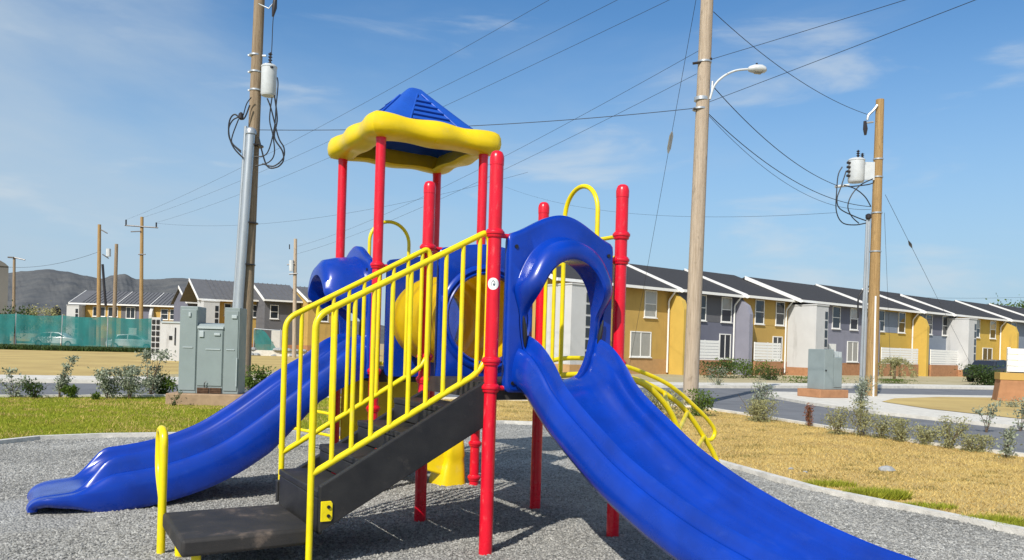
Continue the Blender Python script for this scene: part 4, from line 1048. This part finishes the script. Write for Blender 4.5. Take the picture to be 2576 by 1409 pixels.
# rubble wall below the dark grey house
e = empty('rubble_wall', (at(640, 870, 66).x, 66, 0), R(6), 'low pale rubble wall below the dark grey house', 'wall')
mb = MB().box(-1, 8, 0, .5, -.1, .45); mb.build('wall', CONC, e, smooth=False)
rk = None
for k in range(26):
    if rk is None:
        g = MB().lathe([(.16, 0), (.24, .07), (.2, .18), (.07, .24)], seg=7); rk = g.build('stone', ROCKM, e, smooth=False); o = rk
    else: o = child(rk, e)
    o.location = (random.uniform(-1, 8), random.uniform(-.35, .3), .4 if k % 2 else -.05); s_ = random.uniform(.6, 1.5); o.scale = (s_ * 1.2, s_, s_); o.rotation_euler = (0, 0, random.uniform(0, 6))

# garden wall at the right edge
p0 = gnd(2515, 1013); e = empty('garden_wall', (p0.x, p0.y, .0), R(-20), 'terracotta and ochre garden wall topped with white slats at the right edge', 'wall')
MB().prism([(-.12, -.1), (0, .78), (4, .78), (4, -.1)], 'y', 0, .8).build('base', TERRA, e, smooth=False)
MB().box(-.03, 4, -.02, .82, .781, 1.02).build('band', HYEL, e, smooth=False)
for k in range(4):
    MB().box(.2, 4, .1, .16, 1.06 + k * .2, 1.24 + k * .2).build('slat', TRIM, e, smooth=False)
for x in (.2, 2, 3.8): MB().box(x, x + .09, .165, .25, 1.02, 1.88).build('fence_post', TRIM, e, smooth=False)

# ------------------------------------------------------------------ cars
def car(label, loc, rz, paint):
    e = empty('parked_car', loc, rz, label, 'car')
    prof = [(-2.1, .35), (-2.15, .62), (-2.05, .86), (-1.2, .98), (-.95, 1.0), (.95, 1.0), (1.75, .92), (2.12, .78), (2.15, .5), (2.05, .33)]
    MB().prism(prof, 'y', -.84, .84).build('body', paint, e, smooth=True, bevel=.07, bseg=3)
    cabp = [(-1.75, .93), (-1.25, 1.38), (-.3, 1.46), (.45, 1.40), (1.2, .97)]
    rings = []
    for y, k in ((-.80, 0), (-.64, 1), (.64, 1), (.80, 0)):
        rings.append([(x * (1 if not k else .97), y, .93 + (z - .93) * (1 if k else .02)) for x, z in cabp])
    cb = MB().loops(rings, True, True, True).build('cabin', paint, e, smooth=True, bevel=.03)
    for s in (-1, 1):
        for pts_ in ([(-1.3, 1.02), (-1.1, 1.33), (-.35, 1.39), (-.35, 1.02)], [(-.25, 1.02), (-.25, 1.39), (.40, 1.34), (.95, 1.02)]):
            vs = []
            for dd in (.0, .012):
                vs += [(x, s * (.80 - .155 * (z - .93) / .5 + .008 + dd), z) for x, z in pts_]
            MB().add(vs, [(0, 1, 2, 3), (7, 6, 5, 4)] + [(i, i + 4, (i + 1) % 4 + 4, (i + 1) % 4) for i in range(4)]).build('side_window', DARKG, cb, smooth=False)
        for x in (-1.35, 1.35):
            wh = MB().tube([(x, s * .68, .32), (x, s * .86, .32)], .32, 22).build('wheel', RUB, e)
            MB().tube([(x, s * .861, .32), (x, s * .875, .32)], .2, 18).build('rim', STEEL, wh)
        MB().box(2.06, 2.14, s * .62 - .14, s * .62 + .14, .62, .76).build('headlight', CURT, e, smooth=False, bevel=.02)
    return e
car('white car parked behind the teal net, toward its right end', (at(322, 840, 72).x, 73, 0), R(12), CARW)
car('white car parked behind the teal net, toward its left end', (at(130, 840, 76).x, 77, 0), R(5), CARW)
hq = at(2492, 940, 50)
car('dark car behind the hedge at the far right', (hq.x + .6, 50.5, 0), R(28), CARD)

# ------------------------------------------------------------------ plants
def leaves(P, size, n_out=None, elong=2.0, up=.3):
    n = len(P); d = rng.normal(size=(n, 3)); d[:, 2] += up; d /= np.linalg.norm(d, axis=1)[:, None]
    s2 = rng.normal(size=(n, 3)); s2 -= (s2 * d).sum(1)[:, None] * d; s2 /= np.linalg.norm(s2, axis=1)[:, None]
    L_ = (size * rng.uniform(.6, 1.4, n))[:, None]; W = L_ / elong
    V = np.stack([P, P + d * L_ * .5 + s2 * W * .5, P + d * L_, P + d * L_ * .5 - s2 * W * .5], 1).reshape(-1, 3)
    return V, np.arange(n * 4).reshape(n, 4)
def shrub(label, base, h, rad, n, leaf, mat, clumps=10, stems=7, lean=0.0, tall=False, name='shrub', cat='shrub', group=None, elong=2.0, spread=.22):
    e = empty(name, base, 0, label, cat, group)
    mb = MB(); C = []
    for k in range(stems):
        a = random.uniform(0, 6.28); rr_ = rad * math.sqrt(random.uniform(.02, 1)); hh = h * random.uniform(.55, 1.0)
        tipx, tipy = rr_ * math.cos(a) + lean * hh, rr_ * math.sin(a) * .7
        pth = spline([(tipx * .05, tipy * .05, -.05), (tipx * .35 + random.uniform(-.1, .1) * rad, tipy * .35, hh * .45), (tipx, tipy, hh)], 4)
        mb.tube(pth, [.008 * h * (1 - .75 * i / (len(pth) - 1)) + .002 for i in range(len(pth))], 5)
        for q in pth[3:]: C.append(q)
        C.append(pth[-1])
    mb.build('stems', TWIG, e, fix=False)
    idx = rng.integers(0, len(C), clumps); cc = np.array([C[i] for i in idx]); sz = rng.uniform(.5, 1.2, clumps)
    wsel = rng.integers(0, clumps, n)
    P = cc[wsel] + rng.normal(size=(n, 3)) * (spread * rad * sz[wsel])[:, None] * np.array([1, 1, .9 if not tall else 1.6])
    P[:, 2] = np.clip(P[:, 2], .02, h * 1.08)
    V, F = leaves(P, leaf, elong=elong)
    o = raw_mesh('foliage', V, F, mat, e); o['kind'] = 'stuff'
    return e
def sg(x, y): return gnd(x, y)
GL = 'shrubs along the lawn edge'
shrub('sparse grey-green shrub at the left edge of the lawn', sg(35, 1000), .55, .36, 510, 0.058, LEAFS, 10, 7, 0, group=GL, spread=.2)
shrub('low dark twiggy shrub at the lawn edge, second from the left', sg(85, 1002), .42, .36, 544, 0.055, LEAFD, 10, 8, .1, group=GL, spread=.2)
shrub('tall leaning sparse grey shrub at the lawn edge, left of the round bushes', sg(147, 999), .95, .20, 714, 0.065, LEAFS, 9, 5, .42, group=GL, spread=.34)
shrub('small bright green tuft at the lawn edge beside the leaning shrub', sg(180, 1001), .26, .18, 510, 0.065, LEAFG, 10, 7, group=GL)
shrub('left round grey-green bush of the cluster near the grey cabinet', sg(272, 1003), .62, .30, 1445, 0.058, LEAFS, 16, 9, group=GL, spread=.30)
shrub('right round grey-green bush of the cluster near the grey cabinet', sg(325, 1003), .66, .34, 1615, 0.058, LEAFS, 16, 9, .05, group=GL, spread=.30)
shrub('taller airy grey bush reaching up beside the grey cabinet', sg(378, 996), .98, .40, 1530, 0.062, LEAFS, 15, 9, .12, group=GL, spread=.26)
shrub('green leafy bush against the left side of the grey cabinet', sg(408, 994), .46, .30, 1360, 0.065, LEAFG, 14, 9, group=GL, spread=.30)
shrub('small twiggy plant beside the corner of the tan cabinet plinth', sg(435, 1022), .28, .16, 153, 0.039, LEAFD, 7, 6, group=GL)
shrub('green bush at the foot of the left utility pole', sg(632, 985), .62, .45, 1190, 0.078, LEAFG, 12, 8, group=GL)
shrub('small green weed on the lawn edge in front of the round bushes', sg(238, 1006), .15, .13, 238, 0.046, LEAFG, 8, 6, group=GL)
GW = 'weeds along the road edge'
shrub('green weed tuft seen under the deck near the back border', sg(1388, 1058), .42, .28, 936, 0.057, LEAFG, 14, 9, group=GW)
shrub('yellow-green weeds left of the foot of the weathered pole', sg(1668, 1055), .52, .55, 1620, 0.057, LEAFW, 18, 16, group=GW, elong=2.6, tall=True)
shrub('leafy green weeds in front of the foot of the weathered pole', sg(1752, 1046), .50, .40, 1260, 0.063, LEAFG, 16, 14, group=GW, elong=2.6, tall=True)
shrub('tall sparse weed across the road right of the weathered pole', sg(1805, 974), .75, .55, 468, 0.063, LEAFS, 11, 8, group=GW)
shrub('tall airy grey weed at the road edge', sg(1895, 1056), .80, .38, 936, 0.052, LEAFS, 15, 10, group=GW, spread=.28)
shrub('dense low olive weeds at the foot of the tall airy weed', sg(1915, 1060), .40, .50, 2340, 0.041, LEAFW, 22, 18, group=GW, elong=2.6, tall=True)
shrub('reddish brown dead weed standing at the road edge', sg(2037, 1073), .42, .08, 756, 0.04, LEAFB, 12, 7, group=GW, spread=.4, elong=3, tall=True)
for i, (px, py, h, rd, lb) in enumerate([(2105, 1093, .44, .30, 'leftmost olive weed clump of the roadside row right of the dead weed'), (2168, 1097, .55, .30, 'tall olive weed clump below the grey-leaved bush'),
                                         (2215, 1103, .36, .28, 'third olive weed clump of the roadside row'), (2268, 1110, .33, .26, 'fourth olive weed clump of the roadside row'),
                                         (2330, 1118, .26, .28, 'low olive weed clump left of the slanting tall one'), (2388, 1128, .46, .24, 'slanting tall olive weed clump near the right end of the row'),
                                         (2446, 1136, .22, .26, 'low olive weed clump at the right end of the row')]):
    shrub(lb, sg(px, py), h, rd, 1300, .040, LEAFW, 26, 14, .25 if i == 5 else 0, True, 'weed', 'weed', GW, 2.6, .26)
shrub('pale grey-leaved bush in front of the golden pole', Vector((gnd(2162, 1036).x, gnd(2162, 1036).y, .05)), .82, .24, 900, .055, LEAFS, 14, 8, spread=.42)
shrub('grey-leaved plant at the road edge by the right border', sg(2530, 1152), .42, .12, 360, .042, LEAFS, 10, 6, group='grey plants at the right edge', elong=1.4, spread=.42)
shrub('tall grey-leaved twiggy plant above the road at the right', sg(2480, 1085), .62, .22, 220, .05, LEAFS, 9, 6, group='grey plants at the right edge', elong=1.4)
shrub('grey-leaved plant cut by the right edge', sg(2565, 1082), .6, .24, 220, .05, LEAFS, 9, 6, group='grey plants at the right edge', elong=1.4)
shrub('low pale shrub beside the garden wall at the right edge', sg(2545, 1030), .32, .45, 380, .05, LEAFS, 10, 8, group='grey plants at the right edge')
GH = 'shrubs in front of the houses'
hb = lambda x, y: gnd(x, y)
shrub('wide green shrub bed in front of the slate grey house', hb(1800, 950), .75, 1.4, 1500, .11, LEAFD, 24, 12, group=GH)
shrub('green shrub bed in front of the ochre house right of the weathered pole', hb(1880, 950), .95, 1.5, 1900, .11, LEAFG, 26, 14, group=GH)
shrub('dark low shrub at the corner of the lilac house stair tower', hb(1930, 956), .55, .9, 800, .1, LEAFD, 16, 10, group=GH)
shrub('low green ground plants left of the small cabinet', hb(2050, 967), .28, 1.7, 1500, .09, LEAFG, 26, 16, group=GH)
shrub('low green grass clump right of the golden pole', hb(2245, 968), .22, 1.5, 1500, .09, LEAFG, 26, 16, group=GH, elong=4)
shrub('rounded hedge bush in front of the dark car', hb(2480, 970), 1.0, 1.05, 3200, .10, LEAFD, 30, 14, group=GH, spread=.28)
# drooping palm-like plant
pb = gnd(2248, 955); e = empty('palm_plant', pb, 0, 'drooping yellow-green palm-like plant in front of the blue grey house', 'plant')
MB().tube([(0, 0, -.1), (.03, 0, .5), (0, 0, .95)], [.11, .08, .07], 8).build('trunk', TWIG, e)
for k in range(11):
    a = 2 * math.pi * k / 11 + .2; l = random.uniform(.9, 1.25)
    pth = spline([(0, 0, .95), (l * .45 * math.cos(a), l * .45 * math.sin(a), 1.25 + random.uniform(-.1, .15)), (l * .9 * math.cos(a), l * .9 * math.sin(a), .95), (l * 1.1 * math.cos(a), l * 1.1 * math.sin(a), .3)], 4)
    PP = np.repeat(np.array([tuple(q) for q in pth]), 14, 0) + rng.normal(size=(len(pth) * 14, 3)) * .035
    V, F = leaves(PP, .18, elong=5, up=-.8); raw_mesh('frond', V, F, LEAFW, e)
# tree beyond the roofs at the right, small trees behind the fence
def tree(label, base, h, rad, n, leaf, mat, name='tree'):
    e = empty(name, base, 0, label, 'tree')
    MB().tube(spline([(0, 0, -.2), (.1, 0, h * .35), (-.1, .1, h * .7)], 4), [.32, .29, .26, .24, .2, .17, .14, .1, .07], 10).build('trunk', TWIG, e)
    mb = MB(); cs = []
    for k in range(13):
        a = random.uniform(0, 6.28); z = h * random.uniform(.5, .95); r_ = rad * math.sqrt(max(.05, 1 - ((z / h - .7) / .4) ** 2)) * random.uniform(.4, .95)
        tip = Vector((r_ * math.cos(a), r_ * math.sin(a), z)); cs.append(tip)
        mb.tube(spline([(0, 0, h * .4), tuple(tip * .5 + Vector((0, 0, h * .2))), tuple(tip)], 3), [.12, .1, .08, .06, .05, .04, .03], 6)
    mb.build('limbs', TWIG, e, fix=False)
    cc = np.array([tuple(q) for q in cs]); ws = rng.integers(0, len(cc), n)
    P = cc[ws] + rng.normal(size=(n, 3)) * rad * .22
    V, F = leaves(P, leaf); o = raw_mesh('crown', V, F, mat, e); o['kind'] = 'stuff'
    return e
tb = at(2562, 850, 105); tree('green tree rising behind the roofs at the right edge', (tb.x, 105, 0), 8.0, 4.2, 5200, .42, LEAFG)
tb = at(105, 840, 92); tree('small olive tree behind the teal net beside the water tank', (tb.x, 92, 0), 4.2, 1.9, 1700, .25, LEAFW)
tb = at(15, 840, 74); tree('dark bushy tree behind the left end of the teal net', (tb.x, 74, 0), 3.2, 2.0, 1900, .25, LEAFD)

# ------------------------------------------------------------------ grass, chips, stones
def blades(name, label, poly, box, n, h, wdt, mat, z=0.0, dens=None, cat='grass', lean=.5):
    P = np.empty((0, 2))
    while len(P) < n:
        q = np.stack([rng.uniform(box[0], box[1], n), rng.uniform(box[2], box[3], n)], 1)
        q = q[inside(poly, q)]
        if dens is not None: q = q[rng.uniform(size=len(q)) < dens(q)]
        P = np.concatenate([P, q])
        if len(q) == 0: break
    P = P[:n]; n = len(P)
    a = rng.uniform(0, 6.283, n); hh = h * rng.uniform(.45, 1.2, n)
    dx = np.cos(a) * wdt * .5; dy = np.sin(a) * wdt * .5
    lx_ = rng.normal(size=n) * hh * lean; ly_ = rng.normal(size=n) * hh * lean
    V = np.empty((n, 3, 3)); V[:, 0] = np.stack([P[:, 0] - dx, P[:, 1] - dy, np.full(n, z)], 1)
    V[:, 1] = np.stack([P[:, 0] + dx, P[:, 1] + dy, np.full(n, z)], 1)
    V[:, 2] = np.stack([P[:, 0] + lx_, P[:, 1] + ly_, z + hh], 1)
    o = raw_mesh(name, V.reshape(-1, 3), np.arange(n * 3).reshape(n, 3), mat)
    return tag(o, label, cat, kind='stuff')
near = lambda q: np.clip((13.0 / np.maximum(q[:, 1], 4)) ** 2, 0, 1)
blades('lawn_grass', 'short green lawn grass left of the playground', LAWNP, (-17, 0, 8.5, 20.5), 230000, .035, .011, BLADE, -.006, near)
blades('dry_grass', 'short yellow dry grass right of the playground', DRYP, (-3, 12, 4, 21), 170000, .028, .010, DBLADE, -.004, near, lean=.8)
def clumps(name, label, poly, box, n, per, rad, h, wdt, mat, z, cat='grass'):
    cpts = np.stack([rng.uniform(box[0], box[1], n * 4), rng.uniform(box[2], box[3], n * 4)], 1); cpts = cpts[inside(poly, cpts)][:n]
    k = np.repeat(np.arange(len(cpts)), per); rr_ = rad * rng.uniform(.4, 1.6, len(cpts))
    P = cpts[k] + rng.normal(size=(len(k), 2)) * rr_[k][:, None] * np.array([1.6, .8]); m = len(P)
    a = rng.uniform(0, 6.283, m); hh = h * rng.uniform(.4, 1.3, m); dx, dy = np.cos(a) * wdt * .5, np.sin(a) * wdt * .5
    V = np.empty((m, 3, 3)); V[:, 0] = np.stack([P[:, 0] - dx, P[:, 1] - dy, np.full(m, z)], 1); V[:, 1] = np.stack([P[:, 0] + dx, P[:, 1] + dy, np.full(m, z)], 1)
    V[:, 2] = np.stack([P[:, 0] + rng.normal(size=m) * hh * .6, P[:, 1] + rng.normal(size=m) * hh * .6, z + hh], 1)
    return tag(raw_mesh(name, V.reshape(-1, 3), np.arange(m * 3).reshape(m, 3), mat), label, cat, kind='stuff')
clumps('dry_tufts', 'scattered brownish olive tufts in the dry lawn', DRYP, (-2, 11, 4.5, 20.5), 300, 55, .09, .035, .010, TUFT, -.004)
clumps('lawn_tufts', 'scattered yellowish tufts in the green lawn', LAWNP, (-15, 0, 9, 20), 260, 70, .12, .05, .012, DBLADE, -.006)
def tuft(label, x, y, rad, n, h, mat, group):
    c_ = gnd(x, y); t = np.linspace(0, 2 * np.pi, 14, endpoint=False)
    e = blades('grass_tuft', label, np.stack([c_.x + rad * np.cos(t), c_.y + rad * .35 * np.sin(t)], 1), (c_.x - rad, c_.x + rad, c_.y - rad * .35, c_.y + rad * .35), n, h, .012, mat, -.004)
    e['group'] = group; return e
GT = 'green tufts along the concrete border'
tuft('large green grass tuft on the dry lawn against the concrete border', 2205, 1252, .34, 2200, .10, BLADE, GT)
tuft('smaller faint green tuft left of the large one along the border', 2085, 1222, .3, 800, .07, BLADE, GT)
tuft('dark green tuft near the right end of the border', 2498, 1318, .26, 1600, .08, BLADE, GT)
tuft('green tuft cut by the right edge along the border', 2560, 1334, .2, 800, .07, BLADE, GT)
tuft('thin dry green streak on the border between the two larger tufts', 2330, 1276, .3, 600, .05, BLADE, GT)
blades('field_grass', 'dark green grass band along the foot of the teal net', [(-50, 60), (-50, 64.4), (-30, 67.5), (-27, 66.5), (-36, 61.5)], (-50, -27, 60, 68), 26000, .35, .12, LEAFD, 0)
# loose rubber chips
def chips(n, box, poly, size, name, label):
    q = np.stack([rng.uniform(box[0], box[1], n * 2), rng.uniform(box[2], box[3], n * 2)], 1)
    q = q[inside(poly, q)]; q = q[rng.uniform(size=len(q)) < np.clip((5.5 / np.maximum(q[:, 1], 3)) ** 1.6, .12, 1)][:n]
    n = len(q); s = size * rng.uniform(.5, 1.35, n)
    a = rng.uniform(0, 6.283, n); asp = rng.uniform(.4, .8, n); ca_, sa_ = np.cos(a), np.sin(a)
    base_z = chip_z(q[:, 0], q[:, 1]) + .002
    base = np.array([[-.5, -.5], [.5, -.4], [.45, .5], [-.4, .45]])
    V = np.empty((n, 5, 3))
    for k in range(4):
        jx = base[k, 0] + rng.normal(size=n) * .1; jy = (base[k, 1] + rng.normal(size=n) * .1) * asp
        V[:, k, 0] = q[:, 0] + s * (jx * ca_ - jy * sa_); V[:, k, 1] = q[:, 1] + s * (jx * sa_ + jy * ca_); V[:, k, 2] = base_z + s * rng.uniform(0, .25, n)
    V[:, 4, 0] = q[:, 0] + s * rng.normal(size=n) * .12; V[:, 4, 1] = q[:, 1] + s * rng.normal(size=n) * .12; V[:, 4, 2] = base_z + s * rng.uniform(.35, .65, n)
    F = np.array([[0, 1, 4], [1, 2, 4], [2, 3, 4], [3, 0, 4]])
    FF = (np.arange(n)[:, None, None] * 5 + F[None]).reshape(-1, 3)
    o = raw_mesh(name, V.reshape(-1, 3), FF, CHIP); return tag(o, label, 'gravel', kind='stuff')
chips(300000, (-6.5, 6, 2.6, 14.6), PLAY, .019, 'rubber_chips', 'loose grey rubber chips covering the playground')
def rock(label, loc, s, name='stone'):
    pr = []; mb = MB(); rg = []
    for z, r_ in ((-.2, .8), (.1, 1.0), (.4, .85), (.62, .5), (.7, .15)):
        rg.append([(s * r_ * 1.3 * math.cos(k * .7) * random.uniform(.85, 1.1), s * r_ * math.sin(k * .7) * random.uniform(.85, 1.1), s * z) for k in range(9)])
    mb.loops(rg, True, True, True); o = mb.build(name, ROCKM, None, smooth=False, bevel=.01); o.location = loc
    return tag(o, label, 'stone')
rock('pale flat stone lying on the dry lawn', gnd(2230, 1184), .09)
rock('small dark clod on the dry lawn left of the pale stone', gnd(1989, 1180), .03)
rock('tiny white stone on the dry lawn between the clod and the pale stone', gnd(2025, 1188), .025)
